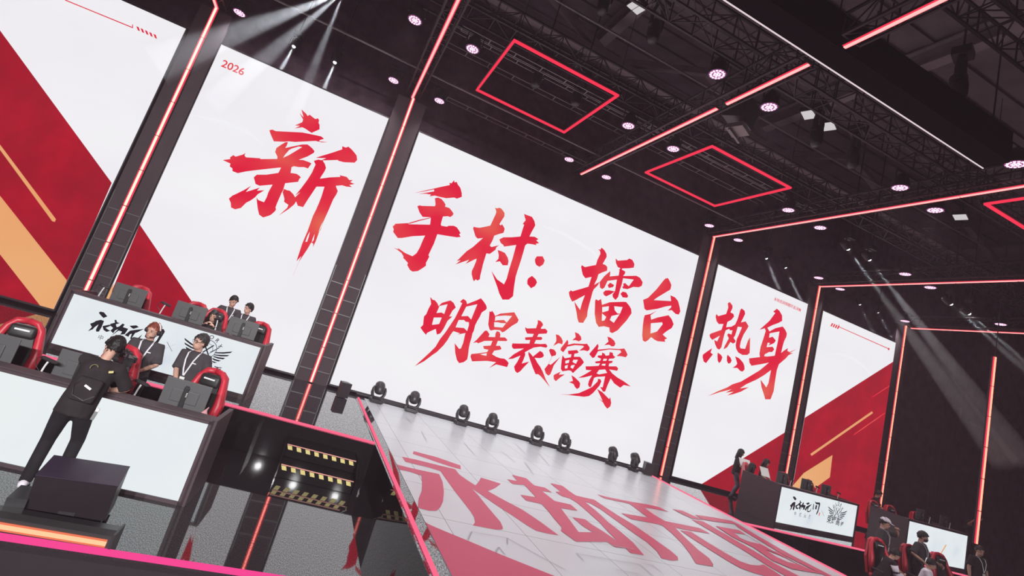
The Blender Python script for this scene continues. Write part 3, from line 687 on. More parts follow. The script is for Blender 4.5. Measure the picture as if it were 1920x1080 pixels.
for sx in (-0.62, 0.62):
    bm = B()
    prism(bm, [(sx - 0.01, -0.84 - 0.08 * sx, 0.005), (sx - 0.01, -0.03 - 0.08 * sx, 0.005), (sx - 0.01, -0.03 - 0.08 * sx, 0.44), (sx - 0.01, -0.43 - 0.08 * sx, 0.44), (sx - 0.01, -0.84 - 0.08 * sx, 0.23)], (0.02, 0, 0))
    obj('side_panel', bm, 'gloss', st)

# ------------------------------------------------------------------ the five big screens
ZT, ZB = 8.72, 0.74
SCR = {
 'hard_left': (-10.56, -5.69), 'left': (-4.77, 0.11), 'centre': (1.11, 12.45), 'right': (13.42, 18.30), 'hard_right': (19.21, 23.84)}
LAB = {
 'hard_left': 'tall LED screen at the far left with a red field and orange bands',
 'left': 'tall LED screen left of the widest one, showing one big red brush character and 2026',
 'centre': 'widest LED screen, behind the centre stage, with two lines of red brush characters',
 'right': 'tall LED screen right of the widest one, showing two red brush characters',
 'hard_right': 'tall LED screen at the far right with red field and orange diagonal bars'}
def wall(lp, e):
    return [on_y(x, y, YW - e) for x, y in lp]
def sheet(key, e=0.010):
    (x0, y0, k), strokes = BRUSH[key]
    bm = B()
    for loops in strokes:
        poly(bm, [[on_y(x0 + x / k, y0 + y / k, YW - e) for x, y in lp] for lp in loops])
    return bm
scr = {}
for key, (x0, x1) in SCR.items():
    t = thing('led_screen', LAB[key], 'LED screen', ((x0 + x1) / 2, YW, ZB), 0, 'tall LED screens across the back wall')
    inv = Matrix.Translation(-t.location)
    bm = B()
    box(bm, ((x0 + x1) / 2, YW + 0.13, (ZT + ZB) / 2), (x1 - x0 + 0.05, 0.24, ZT - ZB + 0.10))
    bmesh.ops.transform(bm, matrix=inv, verts=bm.verts)
    obj('housing', bm, 'black', t)
    bm = B()
    poly(bm, [[(x0, YW, ZB), (x1, YW, ZB), (x1, YW, ZT), (x0, YW, ZT)]])
    bmesh.ops.transform(bm, matrix=inv, verts=bm.verts)
    obj('display', bm, 'disp', t)
    scr[key] = t
def art(key, name, bm, mat):
    bmesh.ops.transform(bm, matrix=Matrix.Translation(-scr[key].location), verts=bm.verts)
    return obj(name, bm, mat, scr[key])
def clip(bm, key):
    x0, x1 = SCR[key]
    for pt, n in (((x0, 0, 0), (-1, 0, 0)), ((x1, 0, 0), (1, 0, 0)), ((0, 0, ZB), (0, 0, -1)), ((0, 0, ZT), (0, 0, 1))):
        bmesh.ops.bisect_plane(bm, geom=bm.verts[:] + bm.edges[:] + bm.faces[:], plane_co=pt, plane_no=n, clear_outer=True)
    return bm
for key, chars in (('left', ['xin']), ('centre', ['shou', 'cun', 'colon', 'lei', 'tai', 'ming', 'xing', 'biao', 'yan', 'sai']), ('right', ['re', 'shen'])):
    for c in chars:
        if c == 'colon':
            for st_ in BRUSH[c][1]:
                (x0, y0, k), bm = BRUSH[c][0], B()
                poly(bm, [[on_y(x0 + x / k, y0 + y / k, YW - 0.010) for x, y in st_[0]]])
                art(key, 'brush_dot', bm, 'brush')
        else:
            art(key, 'brush_character', sheet(c), 'brush')
def flat(key, name, mat, loops, e=0.004):
    bm = B()
    for lp in loops:
        poly(bm, [wall(lp, e)])
    return art(key, name, clip(bm, key), mat)
# far left screen
flat('hard_left', 'red_field', 'disp_red', [[(-220, -243), (0, 57), (209.5, 343), (80, 640), (-300, 500)]])
flat('hard_left', 'orange_band', 'disp_orange', [[(-220, 89), (0, 367), (125, 525), (112, 620), (0, 477), (-220, 199)]], 0.007)
flat('hard_left', 'orange_line', 'disp_orange', [[(-100, 133), (0, 271), (105, 411), (103, 416), (98, 415), (0, 281), (-100, 143)]], 0.007)
flat('hard_left', 'red_marks', 'brush', [[(122, -1), (249, 51), (249, 53), (122, 1)], [(247.6, 46), (249.4, 46), (249.4, 53), (248, 52)]] +
     [[(255.5 + 8 * i, 49 + 3.6 * i), (260 + 8 * i, 51 + 3.6 * i), (262.6 + 8 * i, 58.5 + 3.6 * i), (258.5 + 8 * i, 56.8 + 3.6 * i)] for i in range(5)], 0.007)
# left screen
flat('left', 'red_field', 'disp_red', [[(262, 421), (375, 588), (430, 665), (170, 640)]])
flat('left', 'orange_band', 'disp_orange', [[(214, 531), (205, 566), (196, 566), (204, 545)]], 0.007)
# right screen
flat('right', 'red_field', 'disp_red', [[(1310, 911), (1468, 813), (1530, 774), (1470, 990), (1310, 960)]])
# far right screen
flat('hard_right', 'red_field', 'disp_red', [[(1508, 784), (1675, 678), (1690, 668), (1660, 1010), (1460, 960)]])
flat('hard_right', 'orange_band', 'disp_orange', [[(1476, 923), (1507, 887), (1561, 853), (1556, 895), (1531, 913), (1490, 940)], [(1519.5, 851), (1635, 771), (1637, 774.5), (1521.5, 855)]], 0.007)
flat('hard_right', 'pale_red_lines', 'brush', [[(1600.5, 814.5), (1659, 773.5), (1659.6, 775), (1601, 816)], [(1634.5, 744), (1668, 722.5), (1668.4, 724), (1635, 746)]], 0.007)
flat('hard_right', 'red_marks', 'brush', [[(1557 + 4.0 * i, 611.3 + 1.6 * i), (1559.5 + 4 * i, 612.3 + 1.6 * i), (1562.5 + 4 * i, 606.6 + 1.6 * i), (1560 + 4 * i, 605.6 + 1.6 * i)] for i in range(4)] +
     [[(1573, 612), (1667, 653.6), (1667, 655), (1573, 613.4)], [(1664.5, 653), (1667.5, 652), (1668, 656), (1665, 656.5)], [(1572.6, 608), (1573.6, 608), (1573.6, 613), (1572.6, 613)]], 0.007)
# pale swirls in the white pictures
def swirl(key, pts, w):
    bm = B()
    P3 = [on_y(x, y, YW - 0.003) for x, y in pts]
    for i in range(len(P3) - 1):
        a, b = P3[i], P3[i + 1]
        t = (b - a).normalized()
        n_ = V((-t.z, 0, t.x))
        wa, wb = w * math.sin(PI * i / (len(P3) - 1)) + 0.004, w * math.sin(PI * (i + 1) / (len(P3) - 1)) + 0.004
        poly(bm, [[a - n_ * wa, b - n_ * wb, b + n_ * wb, a + n_ * wa]])
    art(key, 'pale_swirl', clip(bm, key), 'disp_shade')
swirl('hard_right', [(1545, 662), (1575, 664), (1600, 672), (1622, 690), (1636, 706), (1640, 718)], 0.05)
swirl('left', [(360, 215), (410, 226), (460, 245), (495, 272)], 0.06)
swirl('centre', [(1010, 420), (1060, 440), (1110, 470), (1150, 520)], 0.06)
swirl('right', [(1450, 640), (1470, 628), (1488, 624), (1500, 628)], 0.05)
# small lettering: frame of the wall plane is x right, z up, facing -y
def wall_text(key, body, px, py, size, e=0.010):
    p = on_y(px, py, YW - e)
    bm = B()
    text_mesh(bm, body, size, Matrix.Translation(p) @ Matrix.Rotation(PI / 2, 4, 'X'), 0, 0.014)
    art(key, 'small_lettering', bm, 'brush')
wall_text('left', '2026', 437, 127.5, 0.30)
wall_text('right', '永劫无间强题环总决赛', 1477, 571.5, 0.152)

# ------------------------------------------------------------------ portal pillars and their light strips
PIL = [(-5.23, 0.80, 'leftmost pillar, between the two left screens'), (0.60, 0.92, 'pillar between the left screen and the widest screen'), (12.93, 0.88, 'pillar between the widest screen and the right screen'),
       (18.76, 0.84, 'pillar between the two right screens'), (24.30, 0.84, 'pillar right of the far right screen')]
for i, (x, w, lab) in enumerate(PIL):
    t = thing('pillar', 'dark cladding ' + lab, 'pillar', (x, YW + 0.1, ZP), 0, 'dark pillars between the screens')
    bm = B()
    box(bm, (0, 0.02, 4.5), (w, 0.12, 9.0))
    obj('cladding', bm, 'pillar', t)
    bm = B()
    for k in range(7):
        box(bm, (0, -0.045, 0.35 + 0.42 * k), (w, 0.015, 0.022))
    box(bm, (-w / 2 + 0.02, -0.045, 1.7), (0.02, 0.015, 3.3))
    box(bm, (w / 2 - 0.02, -0.045, 1.7), (0.02, 0.015, 3.3))
    obj('seams', bm, 'monitor', t)

def strip(name, label, a, b, core, edge, rc=0.028, we=0.05, seg=0.98, face=(0, -1, 0), group=None, cat='light strip'):
    """a line of LED tubes: black channel, glowing core segments with dark joints, red glow imitated by side flanges"""
    a, b = V(a), V(b)
    t = (b - a).normalized()
    fv = V(face)
    side = t.cross(fv)
    root = thing(name, label, cat, a, 0, group)
    L = (b - a).length
    n = max(1, round(L / seg))
    bm, bf, bc = B(), B(), B()
    q = Matrix((side, t, side.cross(t))).transposed()
    for i in range(n):
        s0, s1 = L * i / n + 0.012, L * (i + 1) / n - 0.012
        mid = t * ((s0 + s1) / 2) + fv * 0.03
        box(bm, mid, (2 * rc, s1 - s0, rc), q)
        for sg in (-1, 1):  # side bars added to imitate the red glow around the tube
            box(bf, mid + side * sg * (rc + we / 2) - fv * 0.012, (we * 0.9, s1 - s0, rc * 0.6), q)
    box(bc, t * (L / 2) - fv * 0.012, (2 * rc + 2 * we + 0.02, L, 0.04), q)
    obj('channel', bc, 'black', root)
    obj('tube', bm, core, root)
    obj('glow_rims', bf, edge, root)
    return root
G = 'vertical light strips on the pillars'
for x, lab in zip((-5.23, 0.60, 12.92, 18.72, 24.27), ('on the leftmost pillar', 'on the pillar left of the widest screen', 'on the pillar right of the widest screen', 'on the pillar between the two right screens', 'on the pillar right of the far right screen')):
    strip('light_strip', 'tall glowing white and red light strip ' + lab, (x, YW - 0.02, ZP + 0.02), (x, YW - 0.02, 9.66), 'tube' if x < 5 else 'tube_salmon', 'glow_red', 0.026, 0.034, group=G)
strip('light_strip', 'free hanging vertical orange-white light strip at the right edge of the picture', (20.05, 9.05, 1.85), (20.0, 9.05, 7.55), 'tube_salmon', 'glow_red', 0.030, 0.045, group=None)
bm = B()
cyl(bm, (0, 0, 5.6), (0, 0, 13.1), 0.012, n=6)
obj('hanging_wire', bm, 'black', [q for q in COL.objects if q.name.startswith('light_strip')][-1])
G = 'ceiling light strips running out over the audience'
for x, lab in zip((-5.23, 0.56, 12.86, 18.76, 24.6), ('above the leftmost pillar', 'above the pillar left of the widest screen', 'above the pillar right of the widest screen', 'above the pillar between the two right screens', 'above the pillar right of the far right screen')):
    strip('ceiling_light_strip', 'pink-white light strip on the ceiling truss ' + lab, (x, 13.95, 9.66), (x, -2.0, 9.66), 'tube_pink', 'glow_red', 0.028, 0.024, 1.5, (0, 0, -1), G)
strip('ceiling_light_strip', 'pink-white ceiling light strip over the middle of the widest screen', (6.75, 13.85, 9.66), (6.75, 8.05, 9.66), 'tube_pink', 'glow_red', 0.028, 0.024, 1.5, (0, 0, -1), G)
strip('ceiling_light_strip', 'second pink-white ceiling strip over the stage middle, between speaker cluster and black fascia', (6.75, 7.80, 9.66), (6.75, 5.95, 9.66), 'tube_pink', 'glow_red', 0.028, 0.024, 1.5, (0, 0, -1), G)
strip('ceiling_light_strip', 'third pink-white ceiling strip over the stage middle, beyond the black fascia', (6.75, 5.35, 9.66), (6.75, -2.0, 9.66), 'tube_pink', 'glow_red', 0.028, 0.024, 1.5, (0, 0, -1), G)
# ------------------------------------------------------------------ trusses
random.seed(4)
def truss(name, label, a, b, w=0.4, step=0.5, group=None, mat='truss', up=(0, 0, 1)):
    a, b = V(a), V(b)
    t = (b - a).normalized()
    u = V(up)
    s = t.cross(u).normalized() * (w / 2)
    u = u * (w / 2)
    L = (b - a).length
    root = thing(name, label, 'truss', a, 0, group)
    ch, lc = B(), B()
    cor = [s + u, -s + u, -s - u, s - u]
    for c in cor:
        bar(ch, c, c + t * L, 0.045)
    n = max(1, int(L / step))
    for i in range(n + 1):
        p = t * (L * i / n)
        for k in range(4):
            c0, c1 = cor[k], cor[(k + 1) % 4]
            bar(lc, p + c0, p + c1, 0.022)
            if i < n:
                bar(lc, p + (c0 if (i + k) % 2 else c1), p + t * (L / n) + (c1 if (i + k) % 2 else c0), 0.020)
    obj('chords', ch, mat, root)
    obj('lacing', lc, mat, root)
    return root
G = 'black box trusses over the stage'
for x, lab in zip((-5.23, 0.56, 6.75, 12.86, 18.76, 24.6), ('over the leftmost pillar', 'over the pillar left of the widest screen', 'over the middle of the widest screen', 'over the pillar right of the widest screen', 'over the pillar between the right screens', 'over the rightmost pillar')):
    truss('box_truss', 'black box truss with the ceiling light strip ' + lab, (x, 14.1, 9.93), (x, 6.05 if x == 6.75 else -2, 9.93), 0.42, 0.55, G)
truss('box_truss', 'black box truss with the middle ceiling strip beyond the black fascia', (6.75, 5.25, 9.93), (6.75, -2, 9.93), 0.42, 0.55, G)
for y, z, x0, x1, lab in ((7.2, 10.6, -8, 28, 'crossing the stage through the front row of pink lamps'), (10.3, 10.75, -8, 28, 'crossing the stage through the middle row of pink lamps'), (4.6, 11.2, 2, 26, 'crossing high up beyond the black fascia'), (2.6, 11.6, 4, 26, 'crossing highest, at the top right of the picture')):
    truss('box_truss', 'black box truss ' + lab, (x0, y, z), (x1, y, z), 0.5, 0.6, G)
G = 'thin grey ladder trusses under the ceiling'
for y, z, x0, x1, lab in ((13.25, 9.75, 1.5, 7.0, 'nearest the widest screen'), (11.9, 10.5, 0.6, 12.6, 'lowest of those inside the red square frames'), (11.2, 10.55, 0.4, 13, 'second inside the red square frames'), (10.8, 10.38, 1.0, 13.5, 'uppermost inside the red square frames')):
    t = thing('ladder_truss', 'thin grey ladder truss ' + lab, 'truss', (x0, y, z), 0, G)
    bm, bl = B(), B()
    for e in (-0.11, 0.11):
        bar(bm, (0, e, 0), (x1 - x0, e, 0), 0.022)
    k = 0.0
    while k < x1 - x0:
        bar(bl, (k, -0.11, 0), (k, 0.11, 0), 0.022)
        k += 0.62 + 0.3 * random.random()
    obj('rails', bm, 'grey_metal', t)
    obj('rungs', bl, 'grey_metal', t)
# pipes
G = 'thin pipes hung under the ceiling'
for y, z, x0, x1, lab in ((12.75, 9.95, -4, 13, 'close above the screens'), (9.5, 11.3, 1, 20, 'over the red square frames'), (7.6, 11.0, -1, 30, 'through the front lamps')):
    bm = B()
    cyl(bm, (x0, y, z), (x1, y, z), 0.03, n=8)
    tag(obj('pipe', bm, 'grey_metal'), 'long thin grey pipe hung ' + lab, 'pipe', G)

# ------------------------------------------------------------------ red square frames
for (x, y, z, w, dp, lab) in ((3.65, 11.13, 10.0, 3.0, 2.72, 'red glowing square frame left of the middle ceiling strip'), (9.82, 11.15, 10.0, 2.98, 2.72, 'red glowing square frame right of the middle ceiling strip'), (15.75, 5.4, 10.05, 3.0, 3.0, 'red glowing square frame cut by the right edge of the picture')):
    t = thing('square_light_frame', lab, 'light frame', (x, y, z), 0, 'red glowing square frames under the ceiling')
    for sx, sy, lx, ly in ((0, 1, w, 0), (0, -1, w, 0), (1, 0, 0, dp), (-1, 0, 0, dp)):
        bm = B()
        box(bm, (sx * w / 2, sy * dp / 2, 0), (lx + 0.055, ly + 0.055, 0.05))
        e = obj('light_bar', bm, 'tube_rose', t)
        bm = B()
        box(bm, (sx * w / 2, sy * dp / 2, 0.06), (lx + 0.11, ly + 0.11, 0.06))
        obj('channel', bm, 'black', t)
    for sx in (-1, 1):
        for sy in (-1, 1):
            bm = B()
            cyl(bm, (sx * w * 0.48, sy * dp * 0.48, 0.05), (sx * w * 0.48, sy * dp * 0.48, 3.0), 0.008, n=5)
            obj('hanging_wire', bm, 'truss', t)

# ------------------------------------------------------------------ pink LED par lamps
def par_proto():
    t = thing('par_lamp', 'x', 'stage lamp', (0, 0, 0))
    bm = B()
    tube(bm, [(0, 0, 0), (0, 0, 0.05), (0, 0, 0.22), (0, 0, 0.34)], [0.185, 0.185, 0.16, 0.10], 20)
    obj('body', bm, 'black', t, False)
    bm = B()
    cyl(bm, (0, 0, -0.004), (0, 0, 0.0), 0.165, n=24)
    face = obj('face', bm, 'par_face', t)
    bm = B()
    for rr, n in ((0, 1), (0.058, 6), (0.125, 13)):
        for k in range(n):
            a = 2 * PI * k / n
            cyl(bm, (rr * math.cos(a), rr * math.sin(a), -0.012), (rr * math.cos(a), rr * math.sin(a), -0.003), 0.025, n=8)
    obj('lens_array', bm, 'par_lens', face)
    bm = B()
    tube(bm, [(-0.21, 0, 0.15), (-0.21, 0, 0.42), (0.21, 0, 0.42), (0.21, 0, 0.15)], 0.018, 6)
    bar(bm, (0, 0, 0.40), (0.62, 0, 0.40), 0.04)
    obj('yoke', bm, 'black', t)
    return t
PARS = [(-4.55, 13.59, 'the pillar at the far left'), (-0.13, 10.24, None), (1.34, 10.22, None), (-0.14, 13.36, None), (1.31, 13.30, None), (5.87, 13.17, None), (5.86, 10.10, None), (7.35, 13.18, None), (5.83, 7.18, None), (7.35, 7.23, None),
        (7.37, 10.10, None), (11.84, 7.33, None), (11.81, 5.33, None), (11.87, 10.19, None), (11.88, 13.19, None), (13.35, 13.25, None), (13.33, 10.25, None), (13.30, 7.38, None), (17.64, 13.26, None), (17.68, 10.40, None), (19.02, 13.35, None), (19.08, 10.43, None), (23.35, 13.49, None), (23.36, 10.49, None)]
ROWS = [(13, 'back row'), (10, 'middle row'), (7, 'front row'), (5, 'nearest row')]
STR = [(-5.23, 'the leftmost ceiling strip'), (0.56, 'the second ceiling strip from left'), (6.75, 'the third ceiling strip from left'), (12.86, 'the fourth ceiling strip from left'), (18.76, 'the fifth ceiling strip from left'), (24.6, 'the rightmost ceiling strip')]
proto = par_proto()
for i, (x, y, _) in enumerate(PARS):
    row = next(s for q, s in ROWS if y > q)
    sx, sn = min(STR, key=lambda q: abs(q[0] - x))
    lab = 'round pink lamp in the %s, just %s of %s' % (row, 'left' if x < sx else 'right', sn)
    o = proto if i == 0 else dup(proto)
    x, y = x * 1.022, y * 1.022
    o.location = (x, y, 9.75)
    o.rotation_euler = (0, 0, 0 if x < sx else PI)
    o['label'], o['group'] = lab, 'round pink LED lamps under the trusses'
    spot('par_light', (x, y, 9.72), (x, y - 0.6, 0), 330, math.radians(95), (1.0, 0.94, 0.97), 0.14, 1.0)

# ------------------------------------------------------------------ moving heads standing before the widest screen
def mover_proto(tilt=-0.5):
    t = thing('moving_head_lamp', 'x', 'stage lamp')
    bm = B()
    box(bm, (0, 0, 0.075), (0.40, 0.34, 0.13), None, 0, 0.025)
    for sx in (-1, 1):
        for sy in (-1, 1):
            cyl(bm, (sx * 0.15, sy * 0.12, 0), (sx * 0.15, sy * 0.12, 0.02), 0.025, n=8)
            box(bm, (sx * 0.215, sy * 0.10, 0.07), (0.03, 0.08, 0.06))
    obj('base', bm, 'plastic', t)
    bm = B()
    tube(bm, [(-0.195, 0, 0.55), (-0.215, 0, 0.46), (-0.215, 0, 0.34), (-0.18, 0, 0.22), (-0.10, 0, 0.165), (0.10, 0, 0.165), (0.18, 0, 0.22), (0.215, 0, 0.34), (0.215, 0, 0.46), (0.195, 0, 0.55)], [(0.07, 0.02), (0.085, 0.04), (0.095, 0.05), (0.095, 0.05), (0.095, 0.05), (0.095, 0.05), (0.095, 0.05), (0.095, 0.05), (0.085, 0.04), (0.07, 0.02)], 10, (0, 1, 0))
    obj('yoke', bm, 'plastic', t, True)
    bm = B()
    q = Matrix.Rotation(tilt, 3, 'X')
    P = [q @ V(p) + V((0, 0, 0.475)) for p in ((0, 0, -0.17), (0, 0, -0.13), (0, 0, 0.0), (0, 0, 0.12), (0, 0, 0.20), (0, 0, 0.24))]
    tube(bm, P, [0.10, 0.155, 0.178, 0.172, 0.15, 0.11], 18)
    head = obj('head', bm, 'plastic', t, True)
    bm = B()
    cyl(bm, P[-1], P[-1] + (P[-1] - P[-2]).normalized() * 0.012, 0.095, n=18)
    obj('lens', bm, 'monitor', head)
    return t
proto = mover_proto()
ORD = ['first', 'second', 'third', 'fourth', 'fifth', 'sixth', 'seventh', 'eighth']
for i, x in enumerate((2.42, 3.46, 5.02, 6.00, 7.58, 8.58, 10.44, 11.34)):
    o = proto if i == 0 else dup(proto)
    o.location = (x, 13.50, ZP + 0.013)
    o.rotation_euler = (0, 0, (0.15, -0.1, 0.1, 0.2, -0.05, 0.1, 0.5, 0.55)[i])
    o.scale = (0.84, 0.84, 0.80)
    o['label'] = 'black moving head lamp standing below the widest screen, %s from the left' % ORD[i]
    o['group'] = 'moving head lamps on the stage floor'
bm = B()
cyl(bm, (1.9, 13.90, ZP + 0.05), (12.1, 13.90, ZP + 0.05), 0.03, n=8)
tube(bm, [(2.6, 13.83, ZP + 0.03), (4.4, 13.80, ZP + 0.03), (6.5, 13.84, ZP + 0.03), (9.1, 13.79, ZP + 0.03), (12.0, 13.84, ZP + 0.03)], 0.018, 6)
tag(obj('cable_loom', bm, 'black'), 'black cables lying along the foot of the widest screen', 'cable')

# wall side fill speakers beside the stage
def fill_speaker(label, loc, rz):
    t = thing('fill_speaker', label, 'speaker', loc, rz, 'small black speakers at the rear corners of the centre stage')
    t.scale = (0.68, 0.68, 0.68)
    bm = B()
    prism(bm, [(-0.21, -0.16, 0.02), (0.21, -0.16, 0.02), (0.15, 0.22, 0.02), (-0.15, 0.22, 0.02)], (0, 0, 0.56))
    obj('cabinet', bm, 'plastic', t)
    bm = B()
    box(bm, (0, -0.165, 0.30), (0.36, 0.012, 0.48))
    obj('grille', bm, 'black', t)
    bm = B()
    for sx in (-0.12, 0.12):
        cyl(bm, (sx, 0, 0), (sx, 0, 0.02), 0.03, n=8)
    obj('feet', bm, 'black', t)
fill_speaker('small black speaker at the left rear corner of the centre stage', (1.42, 13.0, ZP), 0.3)
fill_speaker('small black speaker at the right rear corner of the centre stage', (11.85, 13.45, ZP + 0.013), -0.2)

# ------------------------------------------------------------------ beam lamps with their haze beams
def haze(name, dens):
    mt = bpy.data.materials.new(name)
    mt.use_nodes = True
    nt = mt.node_tree
    nt.nodes.remove(nt.nodes['Principled BSDF'])
    v = nt.nodes.new('ShaderNodeVolumeScatter')
    v.inputs['Color'].default_value = (0.93, 0.95, 1.0, 1)
    v.inputs['Density'].default_value = dens
    v.inputs['Anisotropy'].default_value = 0.0
    nt.links.new(v.outputs[0], nt.nodes['Material Output'].inputs['Volume'])
    return mt
M['haze'] = haze('stage_haze', 0.30)
M['haze_thin'] = haze('stage_haze_thin', 0.10)
def beam_lamp(label, p, q, half, watts, hz='haze', far=1.0):
    """small moving head hung from the truss at p, its beam reaching q"""
    p, q = V(p), V(q)
    dr = (q - p).normalized()
    L = (q - p).length * far
    t = thing('beam_lamp', label, 'stage lamp', p, 0, 'narrow beam lamps hung high behind the stage')
    rot = dr.to_track_quat('-Z', 'Y').to_matrix()
    bm = B()
    tube(bm, [rot @ V((0, 0, 0.30)), rot @ V((0, 0, 0.25)), rot @ V((0, 0, 0.05)), rot @ V((0, 0, 0.0))], [0.07, 0.10, 0.10, 0.085], 14)
    obj('head', bm, 'black', t)
    bm = B()
    ball(bm, (0, 0, 0), (0.052, 0.052, 0.045), rot)
    obj('lens', bm, 'beam_lens', t)
    bm = B()
    tube(bm, [(-0.14, 0, 0.05), (-0.14, 0, 0.34), (0.14, 0, 0.34), (0.14, 0, 0.05)], 0.02, 6)
    box(bm, (0, 0, 0.42), (0.26, 0.22, 0.14))
    cyl(bm, (0, 0, 0.48), (0, 0, 14.9 - p.z), 0.02, n=8)
    obj('yoke', bm, 'black', t)
    bm = B()
    tube(bm, [rot @ V((0, 0, -0.05)), rot @ V((0, 0, -L))], [0.045, 0.045 + L * math.tan(half)], 20)
    b_ = obj('haze_beam', bm, hz, t)
    s = spot('beam_light', p + dr * 0.085, q, watts, 2 * half, (0.93, 0.95, 1.0), 0.03, 0.25)
    return t
R_ = math.radians
BEAMS = [
 # label, lamp pixel+depth, far pixel+depth, half angle, watts
 ('beam lamp above the left screen, left of a pair, throwing a thin beam down left', (551, 87, 14.9), (505, 170, 14.85), 4.5, 2000),
 ('beam lamp above the left screen, right of a pair, throwing a thin beam down', (628, 117, 14.9), (596, 195, 14.85), 4.5, 2000),
 ('beam lamp over the right screen, left of a pair with short beams', (1437, 484, 14.9), (1475, 580, 14.85), 2.6, 2200),
 ('beam lamp over the right screen, right of a pair with short beams', (1473, 501, 14.9), (1520, 605, 14.85), 2.6, 2200),
 ('beam lamp over the far right screen, left of a pair with short faint beams', (1612, 570, 14.9), (1650, 650, 14.85), 2.2, 1300),
 ('beam lamp over the far right screen, right of a pair with short faint beams', (1646, 585, 14.9), (1690, 670, 14.85), 2.2, 1300),
 ('beam lamp high between the right screens, left of a pair with long beams', (1590, 467, 10.8), (1790, 740, 9.6), 2.2, 1500, 'haze', 1.45),
 ('beam lamp high between the right screens, right of a pair with long beams', (1630, 487, 10.8), (1830, 745, 9.6), 2.2, 1500, 'haze', 1.45),
 ('beam lamp highest at the right edge, left of a pair with long beams', (1783, 570, 10.2), (1935, 705, 9.0), 2.2, 1500, 'haze', 1.05),
 ('beam lamp highest at the right edge, right of a pair with long beams', (1817, 588, 10.2), (1965, 715, 9.0), 2.2, 1500, 'haze', 1.05),
 ('beam lamp at the top edge of the picture, widest beam sweeping far left', (640, -12, 10.4), (290, 120, 10.0), 5.0, 6000, 'haze_thin'),
 ('beam lamp at the top edge of the picture, middle beam of three', (640, -12, 10.9), (395, 195, 10.7), 4.2, 5000, 'haze_thin'),
 ('beam lamp at the top edge of the picture, steepest beam of three', (644, -12, 11.4), (545, 235, 11.3), 3.0, 4000, 'haze_thin'),
]
for lab, a, b, h, w, *hz in BEAMS:
    beam_lamp(lab, on_y(*a), on_y(*b), R_(h), w, *hz)

# ------------------------------------------------------------------ black fascia with the white line, worklights, hung loudspeakers
t = thing('hanging_fascia', 'long black hanging fascia with a thin white glowing line along its lower edge', 'ceiling fascia', (8.19, 5.65, 9.7))
bm = B()
box(bm, (0, 0, 0.35), (7.34, 0.42, 0.70))
obj('box_casing', bm, 'velvet', t)
bm = B()
box(bm, (0, 0.20, -0.015), (7.34, 0.018, 0.016))
obj('white_line', bm, 'white_line', t)
for sx in (-3.4, 0, 3.4):
    bm = B()
    cyl(bm, (sx, 0, 0.7), (sx, 0, 5.2), 0.015, n=6)
    obj('hanging_wire', bm, 'truss', t)
def flood(label, x, y, z, rz, ax=0.5):
    t = thing('work_light', label, 'work light', (x, y, z), rz, 'white work lights under the roof')
    bm = B()
    box(bm, (0, 0, 0.07), (0.42, 0.34, 0.12))
    cyl(bm, (0, 0, 0.1), (0, 0, 14.9 - z), 0.015, n=6)
    obj('casing', bm, 'black', t)
    bm = B()
    for sx in (-0.1, 0.1):
        box(bm, (sx, 0, 0.0), (0.17, 0.28, 0.02))
    obj('lamp_glass', bm, 'flood', t)
flood('white work light at the top edge of the picture, right of the left red frame', 4.55, 8.90, 11.7, 0.2)
flood('white work light above the right red frame, left of two', 10.2, 8.7, 11.4, 0.4)
flood('white work light above the right red frame, right of two', 10.95, 8.7, 11.4, 0.4)
flood('white work light right of the long ceiling strip, left of two', 16.0, 8.85, 11.0, 0.3)
flood('white work light right of the long ceiling strip, right of two', 16.75, 8.65, 11.0, 0.3)

def hung_lamp(label, px, py, z, drop=1.1, tilt=0.3):
    p = on_z(px, py, z)
    t = thing('hung_moving_head', label, 'stage lamp', p, tilt, 'unlit black moving heads hung from the trusses')
    bm = B()
    box(bm, (0, 0, drop - 0.1), (0.34, 0.30, 0.18))
    cyl(bm, (0, 0, drop), (0, 0, 14.9 - p.z), 0.02, n=6)
    obj('base', bm, 'plastic', t)
    bm = B()
    tube(bm, [(-0.18, 0, 0.30), (-0.19, 0, 0.62), (-0.10, 0, drop - 0.2), (0.10, 0, drop - 0.2), (0.19, 0, 0.62), (0.18, 0, 0.30)], [(0.06, 0.025)] * 6, 8, (0, 1, 0))
    obj('yoke', bm, 'plastic', t)
    bm = B()
    tube(bm, [(0, 0.02, 0.52), (0, 0.02, 0.45), (0, 0, 0.2), (0, -0.02, 0.0), (0, -0.03, -0.04)], [0.08, 0.14, 0.15, 0.13, 0.10], 14)
    obj('head', bm, 'plastic', t, True)
hung_lamp('unlit moving head at the top edge, left of the first work light', 1128, 22, 11.0)
hung_lamp('unlit moving head below the first work light at the top', 1222, 75, 10.6)
hung_lamp('unlit moving head hung inside the left red frame, left of two', 1003, 160, 10.2)
hung_lamp('unlit moving head hung inside the left red frame, right of two', 1078, 195, 10.2)
hung_lamp('unlit moving head hung below the two work lights', 1528, 270, 10.2)
hung_lamp('unlit moving head hung right of the lamps below the work lights', 1597, 310, 10.2)
hung_lamp('unlit moving head at the upper right beyond the black fascia', 1795, 180, 10.6)
# hung loudspeaker cluster
p = on_z(1385, 235, 10.1)
t = thing('hung_speaker', 'black loudspeaker cluster hung beside the gap of the middle ceiling strip', 'speaker', p, 0.4)
bm = B()
box(bm, (0, 0, 0.35), (0.7, 0.5, 0.55), Matrix.Rotation(0.25, 3, 'X'))
obj('cabinet', bm, 'plastic', t)
bm = B()
box(bm, (0, 0, -0.12), (0.5, 0.4, 0.12))
box(bm, (0.1, 0.1, -0.22), (0.7, 0.05, 0.05))
obj('bracket', bm, 'grey_metal', t)
bm = B()
cyl(bm, (0, 0, 0.6), (0, 0, 14.9 - p.z), 0.02, n=6)
obj('hanging_wire', bm, 'truss', t)
